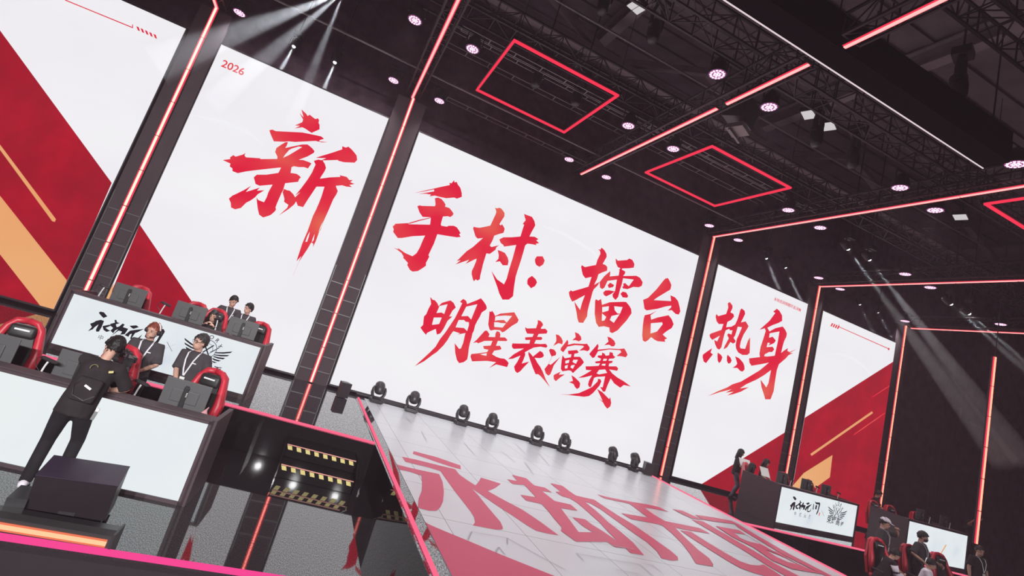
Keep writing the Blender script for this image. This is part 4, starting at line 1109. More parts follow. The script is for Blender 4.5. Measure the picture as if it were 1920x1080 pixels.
# ------------------------------------------------------------------ player desks with LED fronts
def logo_art(uc):
    """(mat, loops) pieces in desk-front metres (u along the front, v up), from the left rear desk"""
    J, K2, Rz = (0, 520, 6), (360, 610, 12), None
    ink = []
    for lp in ([(1108,398),(1125,385),(1165,393),(1205,440),(1160,458),(1128,425)],
               [(1010,522),(1055,505),(1075,490),(1130,478),(1168,490),(1140,560),(1110,610),(1080,612),(1075,590),(1105,530),(1062,560),(1040,585),(985,607),(1030,560)],
               [(1150,548),(1230,532),(1245,545),(1185,568),(1215,590),(1240,600),(1195,615),(1160,590)],
               [(1235,525),(1290,510),(1285,480),(1305,478),(1315,505),(1345,515),(1300,530),(1310,560),(1370,545),(1330,580),(1290,600),(1270,630),(1240,600),(1270,570),(1240,545)],
               [(1330,560),(1375,520),(1400,530),(1380,560),(1440,580),(1400,640),(1350,645),(1370,610),(1330,600),(1245,662),(1320,590)],
               [(1455,545),(1530,540),(1560,560),(1500,580),(1480,570)],
               [(1400,650),(1460,600),(1530,590),(1620,580),(1540,620),(1460,640),(1440,670)],
               [(1490,610),(1530,610),(1480,680),(1540,690),(1600,640),(1560,700),(1500,705),(1460,690)]):
        ink.append([(J[0] + x / J[2], J[1] + y / J[2]) for x, y in lp])
    wing = []
    for lp in ([(495,605),(700,605),(910,590),(860,625),(700,640),(540,630)], [(490,655),(640,665),(840,670),(790,700),(640,700),(500,675)],
               [(475,690),(600,720),(745,735),(700,765),(580,750),(480,715)], [(460,735),(560,775),(650,795),(590,815),(500,790),(455,760)], [(450,800),(520,825),(560,835),(500,850),(450,825)],
               [(400,600),(520,545),(670,455),(600,520),(420,620)]):
        wing.append([(K2[0] + x / K2[2], K2[1] + y / K2[2]) for x, y in lp])
    hand = []
    for lp in ([(500,915),(570,940),(670,950),(660,965),(560,960),(495,930)], [(470,955),(560,975),(650,985),(640,1000),(540,990),(465,970)],
               [(440,990),(540,1005),(610,1020),(600,1035),(510,1020),(435,1005)], [(560,940),(590,950),(520,1040),(460,1070),(440,1060),(500,1030)]):
        hand.append([(K2[0] + x / K2[2], K2[1] + y / K2[2]) for x, y in lp])
    return ink, wing, hand

def desk(label, x, y, yaw, w, zf, led0, ledh, mat, depth=0.95, logos=0, drop=0.10):
    t = thing('player_desk', label, 'desk', (x, y, zf), yaw, 'player desks with glowing fronts')
    c, s = math.cos(yaw), math.sin(yaw)
    H_ = led0 + ledh + 0.035
    bm = B()
    fw = 0.06
    box(bm, (w / 2, 0.03, led0 / 2), (w + 2 * fw, 0.06, led0))
    box(bm, (w / 2, 0.03, led0 + ledh + 0.02), (w + 2 * fw, 0.06, 0.04))
    for sx in (-fw / 2, w + fw / 2):
        box(bm, (sx, 0.03, H_ / 2), (fw, 0.06, H_))
    box(bm, (w / 2, 0.05, H_ / 2), (w + 2 * fw, 0.02, H_ - 0.01))
    obj('front_frame', bm, 'desk', t)
    bm = B()
    poly(bm, [[(0, 0.018, led0), (w, 0.018, led0), (w, 0.018, led0 + ledh), (0, 0.018, led0 + ledh)]])
    disp = obj('display', bm, mat, t)
    bm = B()
    box(bm, (w / 2, 0.10, H_ + 0.012), (w + 2 * fw, 0.20, 0.025))
    obj('top_rail', bm, 'desk', t)
    for sx in (-fw, w + fw):
        bm = B()
        prism(bm, [(sx - 0.03, 0.0, 0), (sx - 0.03, depth, 0), (sx - 0.03, depth, H_ + 0.025), (sx - 0.03, 0.0, H_ + 0.025)], (0.06, 0, 0))
        obj('side_panel', bm, 'desk', t)
    bm = B()
    box(bm, (w / 2, 0.06 + depth / 2, H_ - drop), (w + fw, depth - 0.06, 0.04))
    obj('desktop', bm, 'desk', t)
    if logos:
        LX, LY, LA, LW, LH, LZ, L0 = -4.0, 10.27, -0.084, 3.33, 0.92, 0.63, 0.09
        ca, sa = math.cos(LA), math.sin(LA)
        k = w / LW
        def uv(px, py):
            v = ray(px, py)
            n_ = V((-sa, ca, 0))
            tt = n_.dot(V((LX, LY, 0)) - EYE) / n_.dot(v)
            p = EYE + v * tt - V((LX, LY, LZ))
            return (p.x * ca + p.y * sa, p.z - L0)
        def put(u, v, e=0.008):
            return V((u * k, 0.018 - e, led0 + v * ledh / LH))
        ink, wing, hand = logo_art(0)
        bm, bg = B(), B()
        for lp in ink:
            poly(bm, [[put(*uv(*q)) for q in lp]])
        uR, uL = uv(435.8, 659)[0], uv(345.8, 632.5)[0]
        uc = (uR + uL) / 2
        vc = uv(391, 655)[1]
        for lp in wing:
            pts = [uv(*q) for q in lp]
            poly(bm, [[put(u, v) for u, v in pts]])
            poly(bm, [[put(2 * uc - u, v) for u, v in pts]])
        for lp in hand:
            poly(bm, [[put(*uv(*q)) for q in lp]])
        for ra, rb, a0, a1 in ((0.175, 0.160, 0, 360), (0.105, 0.095, 0, 360)):
            for i in range(24):
                p0, p1 = a0 + (a1 - a0) * i / 24, a0 + (a1 - a0) * (i + 1) / 24
                q = [(ra, p0), (ra, p1), (rb, p1), (rb, p0)]
                poly(bg, [[put(uc + rr * math.cos(R_(a)), vc + rr * math.sin(R_(a))) for rr, a in q]])
        for sg in (-1, 1):
            poly(bm, [[put(uc - sg * 0.13, vc - 0.17), put(uc - sg * 0.11, vc - 0.18), put(uc + sg * 0.10, vc + 0.09), put(uc + sg * 0.08, vc + 0.10)]])
        RX = Matrix.Rotation(PI / 2, 4, 'X')
        def word(bmx, body, u, v, size, rot=0.0):
            text_mesh(bmx, body, size * k, Matrix.Translation(put(u, v)) @ RX @ Matrix.Rotation(rot, 4, 'Z'), 0, 0.012)
        for i, ch in enumerate('GLORY'):
            a = R_(150 - 30 * i)
            word(bm, ch, uc + 0.225 * math.cos(a), vc + 0.225 * math.sin(a), 0.10, a - PI / 2)
        hu = sum(uv(*q)[0] for q in hand[1]) / 6
        hv = sum(uv(*q)[1] for q in hand[1]) / 6
        for i, ch in enumerate('荣耀高'):
            word(bm, ch, hu - 0.20 * (3 - i), hv + 0.004 * (3 - i), 0.19, -0.08)
        a0 = uv(1010 / 6, 520 + 540 / 6)
        a1 = uv(1600 / 6, 520 + 640 / 6)
        du = (a1[0] - a0[0])
        jx = a1[0] + 0.10      # the last character: a gate frame with strokes inside
        jv = a1[1] + 0.02
        for lp in ([(-.02, .17), (.06, .15), (.20, .17), (.235, .13), (.20, -.10), (.15, -.19), (.13, -.15), (.165, -.05), (.18, .11), (.06, .10)], [(-.05, .10), (-.02, .08), (-.01, -.07), (-.05, -.05)], [(.05, .07), (.12, .08), (.11, -.04), (.05, -.04)]):
            poly(bm, [[put(jx + u, jv + v) for u, v in lp]])
        bs = B()
        poly(bs, [[put(jx + u, jv + v) for u, v in ((.25, -.10), (.29, -.10), (.28, -.19), (.245, -.19))]])
        v0 = uv(1395 / 6, 520 + 755 / 6)
        for i, ch in enumerate('中式竞技'):
            word(bg, ch, v0[0] + 0.20 * (i - 2), v0[1], 0.095)
        x0_, v_ = uv(220 + 585 / 6, 580 + 420 / 6)
        for sg in (-1, 1):
            poly(bg, [[put(x0_ - 0.075, v_ - sg * 0.07 - 0.004), put(x0_ - 0.07, v_ - sg * 0.07 + 0.004), put(x0_ + 0.075, v_ + sg * 0.07 + 0.004), put(x0_ + 0.07, v_ + sg * 0.07 - 0.004)]])
        obj('ink_logo', bm, 'disp_ink', disp)
        obj('grey_lettering', bg, 'disp_grey', disp)
        obj('red_seal', bs, 'brush', disp)
    return t
DK1 = desk('front left player desk with plain white glowing front', -3.9, 6.945, -0.090, 3.21, 0, 0.04, 0.934, 'disp_front', 0.78, 0, 0.20)
DK2 = desk('rear left player desk on the platform, white front with black brush logo and winged emblem', -4.0, 10.27, -0.084, 3.33, ZP, 0.09, 0.92, 'disp_desk', 0.85, 1, 0.14)
DKR = desk('rear right player desk beside the centre stage, white front with brush logo and winged emblem', 14.32, 10.745, 0.162, 4.62, ZP, 0.09, 1.015, 'disp_desk', 1.15, 1, 0.14)
DKS = desk('player desk farthest right, pale glowing front behind seated players', 19.38, 10.31, 0.135, 4.37, ZP, 0.09, 1.12, 'disp_desk', 1.0)

bm = B()
poly(bm, [[(2.32, 0.012, 0.34), (2.38, 0.012, 0.32), (2.80, 0.012, 0.74), (2.74, 0.012, 0.77)]])
obj('yellow_line', bm, 'disp_orange', next(q for q in DKS.children if q.name.startswith('display')))
bm = B()
for i in range(5):
    tube(bm, [(-0.09 + 0.04 * i, -0.10 + 0.01 * i, 0.012), (-0.03 + 0.02 * i, 0.0, 0.10 + 0.02 * (i % 2)), (0.03 - 0.005 * i, 0.10, 0.20 - 0.01 * i)], [(0.035, 0.012), (0.03, 0.014), (0.012, 0.010)], 8)
o = tag(obj('crumpled_cloth', fuse(bm, 0.012, 3), 'pink_cloth'), 'crumpled pale pink cloth at the right end of the front left desk', 'cloth')
o.location = (-0.86, 7.12, 0.835)
bm = B()
box(bm, (0, 0, 0.012), (0.42, 0.14, 0.022), None, 0, 0.006)
kb = obj('keyboard', bm, 'plastic')
tag(kb, 'black keyboard lying before the right monitor of the front left desk', 'keyboard')
kb.location, kb.rotation_euler = (-1.25, 7.5, 0.831), (0, 0, -0.1)
# ------------------------------------------------------------------ monitors and microphones
def monitor_proto():
    t = thing('monitor', 'x', 'monitor')
    bm = B()
    box(bm, (0, 0, 0.33), (0.71, 0.025, 0.41), None, 0, 0.008)
    box(bm, (0, -0.022, 0.30), (0.42, 0.03, 0.20), None, 0, 0.012)
    obj('screen_back', bm, 'monitor', t)
    bm = B()
    box(bm, (0, -0.055, 0.24), (0.075, 0.03, 0.42), None, 0, 0.008)
    box(bm, (0, -0.06, 0.46), (0.05, 0.02, 0.02))
    obj('stand_column', bm, 'plastic', t)
    bm = B()
    box(bm, (0, -0.04, 0.012), (0.26, 0.22, 0.02), None, 0, 0.006)
    obj('stand_foot', bm, 'plastic', t)
    bm = B()
    box(bm, (0.035, -0.075, 0.34), (0.025, 0.012, 0.07), None, 0, 0.005)
    obj('badge', bm, 'silver', t)
    return t
mon = monitor_proto()
first = [True]
def monitor(label, px, py, Y, zt, yaw):
    """bottom middle of the panel seen at px,py"""
    p = on_y(px, py, Y)
    o = mon if first[0] else dup(mon)
    first[0] = False
    o.location = (p.x, Y, zt)
    o.scale = (0.82, 0.82, 0.86)
    o.rotation_euler = (0, 0, yaw)
    o['label'], o['group'] = label, 'monitors on the player desks'
zt1, zt2 = 0.830, ZP + 0.926
zdr, zds = ZP + 1.011, ZP + 1.165
monitor('monitor at the left edge of the picture on the front left desk', -28, 664, 7.30, zt1, -0.09)
monitor('monitor on the front left desk half hidden by the cameraman', 152, 692, 7.30, zt1, -0.09)
monitor('monitor on the right end of the front left desk', 345, 748, 7.25, zt1, -0.12)
monitor('leftmost monitor on the rear left desk, before the red screen field', 238, 562, 10.75, zt2, -0.084)
monitor('middle monitor on the rear left desk', 352, 597, 10.68, zt2, -0.084)
monitor('rightmost monitor on the rear left desk, before the red chair', 449, 630, 10.62, zt2, -0.10)
monitor('leftmost monitor on the rear right desk, before the pillar', 1466, 898, 11.45, zdr, 0.15)
monitor('middle monitor on the rear right desk, before the orange shape', 1511, 911, 11.55, zdr, 0.15)
monitor('rightmost monitor on the rear right desk', 1548, 922, 11.65, zdr, 0.15)
monitor('dark monitor left on the farthest right desk', 1724, 975, 11.1, zds, 0.135)
monitor('dark monitor right on the farthest right desk', 1768, 985, 11.2, zds, 0.135)

def mic_proto():
    t = thing('desk_microphone', 'x', 'microphone')
    bm = B()
    cyl(bm, (0, 0, 0), (0, 0, 0.02), 0.055, n=14)
    tube(bm, [(0, 0, 0.02), (0.0, 0, 0.10), (0.02, 0.0, 0.25), (0.035, 0, 0.32)], [0.013, 0.012, 0.011, 0.012], 8)
    obj('stem', bm, 'white_plastic', t)
    bm = B()
    tube(bm, [(-0.05, 0.0, 0.345), (-0.03, 0, 0.345), (0.10, 0.0, 0.32), (0.13, 0, 0.315)], [0.016, 0.024, 0.024, 0.012], 10)
    obj('capsule', bm, 'black', t)
    bm = B()
    tube(bm, [(-0.05, 0, 0.345), (-0.09, 0, 0.32), (-0.08, 0.01, 0.24), (0.0, 0.015, 0.16)], 0.005, 5)
    obj('cable', bm, 'black', t)
    return t
mic = mic_proto()
firstm = [True]
def microphone(label, px, py, Y, zt, yaw=0.0):
    p = on_y(px, py, Y)
    o = mic if firstm[0] else dup(mic)
    firstm[0] = False
    o.location = (p.x, Y, zt)
    o.rotation_euler = (0, 0, yaw)
    o['label'], o['group'] = label, 'white stem microphones on the player desks'
microphone('white stem microphone at the left on the front left desk', 76, 695, 7.12, zt1)
microphone('white stem microphone between cameraman and right monitor on the front left desk', 250, 742, 7.10, zt1)
microphone('white stem microphone at the left end of the rear left desk', 184, 555, 10.55, zt2, 0.2)
microphone('white stem microphone between the left and middle monitors of the rear left desk', 299, 588, 10.55, zt2)
microphone('white stem microphone before the long-haired person at the rear left desk', 403, 620, 10.5, zt2, 2.6)
microphone('white stem microphone left of the middle monitor on the rear right desk', 1481, 908, 11.25, zdr)
microphone('white stem microphone between the two right monitors on the rear right desk', 1530, 922, 11.35, zdr)
microphone('white stem microphone at the right end of the rear right desk', 1570, 934, 11.45, zdr)
microphone('white stem microphone left on the farthest right desk', 1742, 978, 10.85, zds)
microphone('white stem microphone right on the farthest right desk', 1780, 988, 10.9, zds)

# ------------------------------------------------------------------ gaming chairs
def chair_proto():
    t = thing('gaming_chair', 'x', 'chair')           # faces -y
    bm = B()
    for k in range(5):
        a = 2 * PI * k / 5 + 0.3
        tube(bm, [(0, 0, 0.10), (0.30 * math.cos(a), 0.30 * math.sin(a), 0.075)], [(0.03, 0.02), (0.02, 0.015)], 6)
    cyl(bm, (0, 0, 0.08), (0, 0, 0.42), 0.03, n=10)
    base = obj('star_base', bm, 'plastic', t)
    for k in range(5):
        a = 2 * PI * k / 5 + 0.3
        bm = B()
        p = V((0.31 * math.cos(a), 0.31 * math.sin(a), 0.032))
        tg = V((-math.sin(a), math.cos(a), 0))
        cyl(bm, p - tg * 0.022, p + tg * 0.022, 0.031, n=10)
        obj('caster', bm, 'black', base)
    bm = B()
    box(bm, (0, -0.02, 0.48), (0.38, 0.50, 0.10), None, 0, 0.03)
    obj('seat', bm, 'chair_black', t, True)
    for sx in (-1, 1):
        bm = B()
        tube(bm, [(sx * 0.235, -0.27, 0.49), (sx * 0.245, -0.1, 0.51), (sx * 0.245, 0.2, 0.51)], [(0.045, 0.04), (0.06, 0.05), (0.06, 0.05)], 8)
        obj('seat_wing', bm, 'chair_red', t, True)
    q = Matrix.Rotation(-0.16, 3, 'X')
    o_ = V((0, 0.24, 0.50))
    def P(x, y, z):
        return o_ + q @ V((x, y, z))
    bm = B()
    prism(bm, [P(-0.17, -0.05, 0.0), P(0.17, -0.05, 0.0), P(0.21, -0.05, 0.40), P(0.15, -0.05, 0.62), P(0.15, -0.05, 0.80), P(-0.15, -0.05, 0.80), P(-0.15, -0.05, 0.62), P(-0.21, -0.05, 0.40)], q @ V((0, 0.05, 0)))
    obj('backrest', bm, 'chair_black', t)
    bm = B()
    prism(bm, [P(-0.27, 0.0, 0.02), P(0.27, 0.0, 0.02), P(0.31, 0.0, 0.40), P(0.24, 0.0, 0.66), P(0.20, 0.0, 0.80), P(0.10, 0.0, 0.875), P(-0.10, 0.0, 0.875), P(-0.20, 0.0, 0.80), P(-0.24, 0.0, 0.66), P(-0.31, 0.0, 0.40)], q @ V((0, 0.06, 0)))
    obj('back_shell', bm, 'chair_red', t)
    for sx in (-1, 1):
        bm = B()
        tube(bm, [P(sx * 0.20, -0.05, 0.02), P(sx * 0.26, -0.09, 0.22), P(sx * 0.275, -0.10, 0.40), P(sx * 0.22, -0.05, 0.60), P(sx * 0.19, -0.04, 0.74), P(sx * 0.12, -0.03, 0.835), P(0, -0.03, 0.855)], [(0.035, 0.05), (0.05, 0.07), (0.055, 0.07), (0.045, 0.05), (0.04, 0.045), (0.04, 0.045), (0.035, 0.045)], 8, (0, 1, 0))
        obj('back_wing', bm, 'chair_red', t, True)
    bm = B()
    box(bm, P(0, -0.075, 0.70), (0.30, 0.08, 0.17), q, 0, 0.035)
    hp = obj('headrest', bm, 'chair_black', t, True)
    bm = B()
    box(bm, P(0, -0.118, 0.72), (0.17, 0.006, 0.022), q)
    obj('white_mark', bm, 'white_plastic', hp)
    for sx in (-1, 1):
        bm = B()
        box(bm, (sx * 0.30, 0.02, 0.56), (0.04, 0.06, 0.26))
        box(bm, (sx * 0.30, -0.02, 0.70), (0.09, 0.28, 0.035), None, 0, 0.012)
        obj('armrest', bm, 'plastic', t)
    return t
ch = chair_proto()
firstc = [True]
def chair(label, px, py, Y, zf, yaw=0.0):
    """headrest top seen at px,py; the chair stands at depth Y"""
    p = on_y(px, py, Y)
    o = ch if firstc[0] else dup(ch)
    firstc[0] = False
    o.location = (p.x, Y - 0.35, zf)
    o.rotation_euler = (0, 0, yaw)
    o['label'], o['group'] = label, 'red and black gaming chairs'
chair('red and black gaming chair behind the leftmost monitor of the front left desk', 50, 632, 8.25, 0, 0.15)
chair('red and black gaming chair right behind the cameraman', 229, 663, 8.22, 0, -0.1)
chair('red and black gaming chair behind the rightmost monitor of the front left desk', 385, 711, 8.15, 0, -0.3)
chair('gaming chair behind the left monitor of the rear left desk, red top showing', 262, 549, 11.75, ZP, 0)
chair('gaming chair with red top showing behind the middle monitor of the rear left desk', 372, 573, 11.9, ZP, 0)
chair('gaming chair behind the rightmost monitor of the rear left desk, its red side showing', 484, 606, 11.6, ZP, -0.3)
chair('gaming chair behind the leftmost monitor of the rear right desk', 1469, 888, 13.3, ZP, 0)
chair('gaming chair behind the middle monitor of the rear right desk', 1516, 899, 13.3, ZP, 0)
chair('red gaming chair in the lower right corner, seat of the player in white sleeves', 1642, 1008, 8.6, 0, -0.15)
chair('gaming chair behind the masked player in the lower right corner', 1703, 1020, 8.9, 0, -0.15)
chair('gaming chair before the farthest right glowing desk front', 1757, 1028, 8.8, 0, -0.2)
chair('gaming chair with a person leaning on it, left of the farthest right desk', 1638, 931, 12.4, ZP, -0.1)
chair('gaming chair second from left behind the farthest right desk', 1669, 941, 12.4, ZP, -0.1)
chair('gaming chair behind the left monitor of the farthest right desk', 1717, 951, 13.0, ZP, -0.1)

# ------------------------------------------------------------------ floor monitor and glowing bar at the front left
t = thing('floor_monitor', 'black floor monitor box standing before the front left desk', 'stage monitor', (-1.53, 5.93, 0), 0.13)
bm = B()
prism(bm, [(-0.36, -0.06, 0.05), (-0.36, -0.22, 0.45), (-0.36, 0.20, 0.50), (-0.36, 0.30, 0.05)], (0.68, 0, 0))
obj('cabinet', bm, 'black', t)
bm = B()
prism(bm, [(-0.365, -0.215, 0.452), (0.325, -0.215, 0.452), (0.325, 0.195, 0.503), (-0.365, 0.195, 0.503)], (0, 0, 0.006))
obj('screen_face', bm, 'floor_screen', t)
bm = B()
for sx in (-0.28, 0.24):
    box(bm, (sx, 0.10, 0.025), (0.10, 0.36, 0.05))
box(bm, (-0.02, -0.03, 0.10), (0.14, 0.10, 0.20))
obj('stand', bm, 'plastic', t)
bm = B()
box(bm, (-0.43, 0.0, 0.10), (0.16, 0.30, 0.20))  # dark block beside the cabinet, a cable runs from it
tube(bm, [(-0.50, -0.02, 0.02), (-0.62, 0.02, 0.012), (-0.9, 0.0, 0.012), (-1.4, -0.15, 0.012)], 0.008, 6)
obj('side_block_and_cable', bm, 'plastic', t)
t = thing('light_bar', 'long black light bar with orange glow lying along the lower floor front', 'light bar', (-2.2, 5.62, 0), -0.02)
bm = B()
prism(bm, [(-1.7, -0.11, 0.004), (-1.7, 0.11, 0.004), (-1.7, 0.11, 0.12), (-1.7, -0.02, 0.135), (-1.7, -0.10, 0.115)], (2.9, 0, 0))
obj('casing', bm, 'plastic', t)
bm = B()
box(bm, (-0.26, -0.118, 0.052), (2.86, 0.012, 0.036))
obj('glowing_face', bm, 'tube_orange', t)
for z in (0.024, 0.080):
    bm = B()
    box(bm, (-0.26, -0.117, z), (2.86, 0.010, 0.014))
    obj('glowing_edge', bm, 'tube_ember', t)
bm = B()
for sx in (1.21,):
    box(bm, (sx, 0, 0.07), (0.02, 0.24, 0.14))
obj('end_cap', bm, 'plastic', t)
# ------------------------------------------------------------------ people
def ik(a, c, l1, l2, pole):
    a, c, pole = V(a), V(c), V(pole)
    dv = c - a
    L = min(dv.length, (l1 + l2) * 0.995)
    dn = dv.normalized()
    c = a + dn * L
    x = (l1 * l1 - l2 * l2 + L * L) / (2 * L)
    h = math.sqrt(max(0.0, l1 * l1 - x * x))
    pn = pole - dn * pole.dot(dn)
    pn = pn.normalized() if pn.length > 1e-5 else dn.orthogonal().normalized()
    return a + dn * x + pn * h, c

def lerp(a, b, t):
    return a + (b - a) * t

def hand(bm, w, dirv, palm, side):
    """palm and five fingers from wrist w; dirv = along the hand, palm = palm normal, side = towards the thumb"""
    dirv, palm = dirv.normalized(), palm.normalized()
    side = (side - dirv * side.dot(dirv)).normalized()
    palm = dirv.cross(side) * (1 if dirv.cross(side).dot(palm) > 0 else -1)
    tube(bm, [w - dirv * 0.01, w + dirv * 0.03, w + dirv * 0.085, w + dirv * 0.095], [(0.026, 0.018), (0.038, 0.018), (0.040, 0.015), (0.034, 0.011)], 10, side)
    for k, (off, ln) in enumerate([(0.030, 0.070), (0.010, 0.080), (-0.010, 0.074), (-0.029, 0.058)]):
        p = w + dirv * 0.088 + side * off
        q = p + dirv * ln * 0.45 + palm * ln * 0.12
        s = q + dirv * ln * 0.30 + palm * ln * 0.30
        e = s + dirv * ln * 0.05 + palm * ln * 0.30
        tube(bm, [p, q, s, e], [0.0095, 0.009, 0.008, 0.006], 7)
    p = w + dirv * 0.025 + side * 0.030
    q = p + dirv * 0.030 + side * 0.026 + palm * 0.010
    tube(bm, [p, q, q + dirv * 0.030 + side * 0.006 + palm * 0.014], [0.013, 0.0105, 0.007], 7)

def person(label, feet, yaw, h=1.74, lean=0.0, roll=0.0, seat=None, hands=None, poles=None, steps=((0.10, 0.0), (-0.10, 0.0)), look=(0.0, 0.0), twist=0.0,
           shirt='shirt', pants='pants', hair='hair', style='short', sleeve=0.80, extras=(), shoes='black', sleeve_mat=None, soles=None):
    s = h / 1.74
    root = thing('person', label, 'person', feet, yaw)
    root.scale = (s, s, s)
    Rz = Matrix.Rotation(-yaw, 3, 'Z')
    def loc(p):
        return Rz @ (V(p) - V(feet)) / s
    hipz = 0.93 if seat is None else seat / s
    piv = V((0, 0.0 if seat is None else 0.02, hipz))
    RU = Matrix.Rotation(roll, 3, 'Y') @ Matrix.Rotation(lean, 3, 'X')
    def U(x, y, z):
        return piv + RU @ V((x, y, z - 0.93))
    RT = RU @ Matrix.Rotation(twist, 3, 'Z')
    def T(x, y, z):
        return piv + RT @ V((x, y, z - 0.93))
    sd = RT @ V((1, 0, 0))
    # limbs
    arm = []
    for k, sx in enumerate((1, -1)):
        S = T(sx * 0.175, 0.0, 1.395)
        tgt = hands[k] if hands and hands[k] is not None else None
        W_ = loc(tgt) if tgt is not None else T(sx * 0.25, -0.06, 0.87)
        pole = V(poles[k]) if poles and poles[k] is not None else V((sx * 0.7, 0.6, -0.5))
        E_, W_ = ik(S, W_, 0.285, 0.255, pole)
        arm.append((sx, S, E_, W_))
    leg = []
    for k, sx in enumerate((1, -1)):
        Hh = piv + V((sx * 0.088, 0, -0.03))
        fx, fy = steps[k]
        A = V((fx, fy, 0.085))
        K_, A = ik(Hh, A, 0.43, 0.425, V((sx * 0.15, -1, 0.3)))
        leg.append((sx, Hh, K_, A))
    # head
    hc = T(0, -0.015, 1.605)
    RH = Matrix.Rotation(yaw * 0, 3, 'Z') @ RU @ Matrix.Rotation(look[0], 3, 'Z') @ Matrix.Rotation(look[1] - lean * 0.6, 3, 'X')
    def Hd(x, y, z):
        return hc + RH @ V((x, y, z))
    bm = B()
    ball(bm, Hd(0, 0.004, 0.022), (0.078, 0.096, 0.105), RH, 20, 14)
    ball(bm, Hd(0, -0.020, -0.058), (0.060, 0.072, 0.062), RH, 16, 10)
    tube(bm, [Hd(0, -0.084, 0.015), Hd(0, -0.100, -0.012), Hd(0, -0.106, -0.026), Hd(0, -0.088, -0.034)], [0.010, 0.012, 0.016, 0.010], 8)
    for sx in (-1, 1):
        ball(bm, Hd(sx * 0.079, 0.012, -0.008), (0.010, 0.020, 0.032), RH, 10, 8)
        ball(bm, Hd(sx * 0.032, -0.070, 0.021), (0.024, 0.018, 0.010), RH, 10, 6)
    tube(bm, [T(0, 0.01, 1.40), T(0, 0.012, 1.47), Hd(0, 0.018, -0.05)], [0.060, 0.053, 0.052], 12)
    body = fuse(bm, 0.0085, 3)
    for sx in (-1, 1):
        ball(body, Hd(sx * 0.031, -0.0850, 0.002), (0.013, 0.006, 0.0055), RH, 8, 6, 1)
        box(body, Hd(sx * 0.032, -0.0895, 0.023), (0.034, 0.008, 0.006), RH, 1)
    ball(body, Hd(0, -0.0895, -0.060), (0.022, 0.006, 0.0065), RH, 8, 6, 2)
    # body under the clothes, arms and legs in one skin
    bm = B()
    tube(bm, [T(0, 0, 0.88), T(0, 0, 1.02), T(0, -0.01, 1.2), T(0, 0, 1.34), T(0, 0, 1.43)], [(0.14, 0.105), (0.135, 0.10), (0.155, 0.11), (0.16, 0.10), (0.085, 0.065)], 14, sd)
    for sx, S, E_, W_ in arm:
        tube(bm, [T(sx * 0.10, 0, 1.385), S, lerp(S, E_, 0.5), E_, lerp(E_, W_, 0.35), W_], [0.055, 0.056, 0.046, 0.040, 0.041, 0.027], 10)
    for sx, Hh, K_, A in leg:
        tube(bm, [Hh, lerp(Hh, K_, 0.5), K_, lerp(K_, A, 0.35), A, A - V((0, 0, 0.05))], [0.085, 0.072, 0.055, 0.052, 0.036, 0.034], 10)
    b2 = fuse(bm, 0.017, 3)
    me = bpy.data.meshes.new('t')
    b2.to_mesh(me)
    b2.free()
    body.from_mesh(me)
    bpy.data.meshes.remove(me)
    for sx, S, E_, W_ in arm:
        fd = (W_ - E_).normalized()
        hand(body, W_, fd + V((0, -0.15, -0.15)), V((-sx, 0.2, -0.4)), V((-sx * 0.5, -1, 0.35)))
    obj('body', body, ['skin', 'eye', 'lip'], root, True)
    # shirt
    bm = B()
    tube(bm, [T(0, 0.0, 0.80), T(0, 0, 0.95), T(0, -0.005, 1.10), T(0, -0.012, 1.24), T(0, -0.005, 1.36), T(0, 0.0, 1.42), T(0, 0.005, 1.462)],
         [(0.180, 0.132), (0.182, 0.135), (0.175, 0.130), (0.185, 0.135), (0.185, 0.122), (0.135, 0.098), (0.066, 0.062)], 16, sd)
    for sx, S, E_, W_ in arm:
        if sleeve <= 1:
            e = lerp(S, E_, sleeve)
            tube(bm, [T(sx * 0.08, 0, 1.385), S + V((0, 0, 0.004)), lerp(S, e, 0.6), e], [0.072, 0.076, 0.074, 0.080], 10)
        else:
            tube(bm, [T(sx * 0.08, 0, 1.385), S, E_, lerp(E_, W_, 0.95)], [0.072, 0.074, 0.062, 0.046], 10)
    obj('shirt', fuse(bm, 0.017, 4), shirt, root)
    if sleeve_mat:
        for sx, S, E_, W_ in arm:
            bm = B()
            tube(bm, [lerp(S, E_, 0.15), lerp(S, E_, 0.6), E_, lerp(E_, W_, 0.92)], [0.080, 0.076, 0.068, 0.050], 12)
            obj('sleeve', bm, sleeve_mat, root, True)
    # trousers and shoes
    bm = B()
    tube(bm, [piv + V((0, 0, 0.10)), piv + V((0, 0, 0)), piv + V((0, 0, -0.10))], [(0.150, 0.112), (0.168, 0.125), (0.150, 0.115)], 14, (1, 0, 0))
    for sx, Hh, K_, A in leg:
        tube(bm, [Hh, lerp(Hh, K_, 0.5), K_, lerp(K_, A, 0.5), A + V((0, 0, -0.025))], [0.100, 0.088, 0.072, 0.066, 0.060], 12)
    obj('trousers', fuse(bm, 0.017, 3), pants, root)
    for sx, Hh, K_, A in leg:
        bm = B()
        tube(bm, [A + V((0, 0.075, -0.045)), A + V((0, 0.05, -0.035)), A + V((0, -0.04, -0.040)), A + V((0.01 * sx, -0.12, -0.052)), A + V((0.01 * sx, -0.175, -0.060))],
             [(0.030, 0.030), (0.042, 0.048), (0.044, 0.043), (0.046, 0.032), (0.030, 0.022)], 12, (1, 0, 0))
        obj('shoe', bm, shoes, root, True)
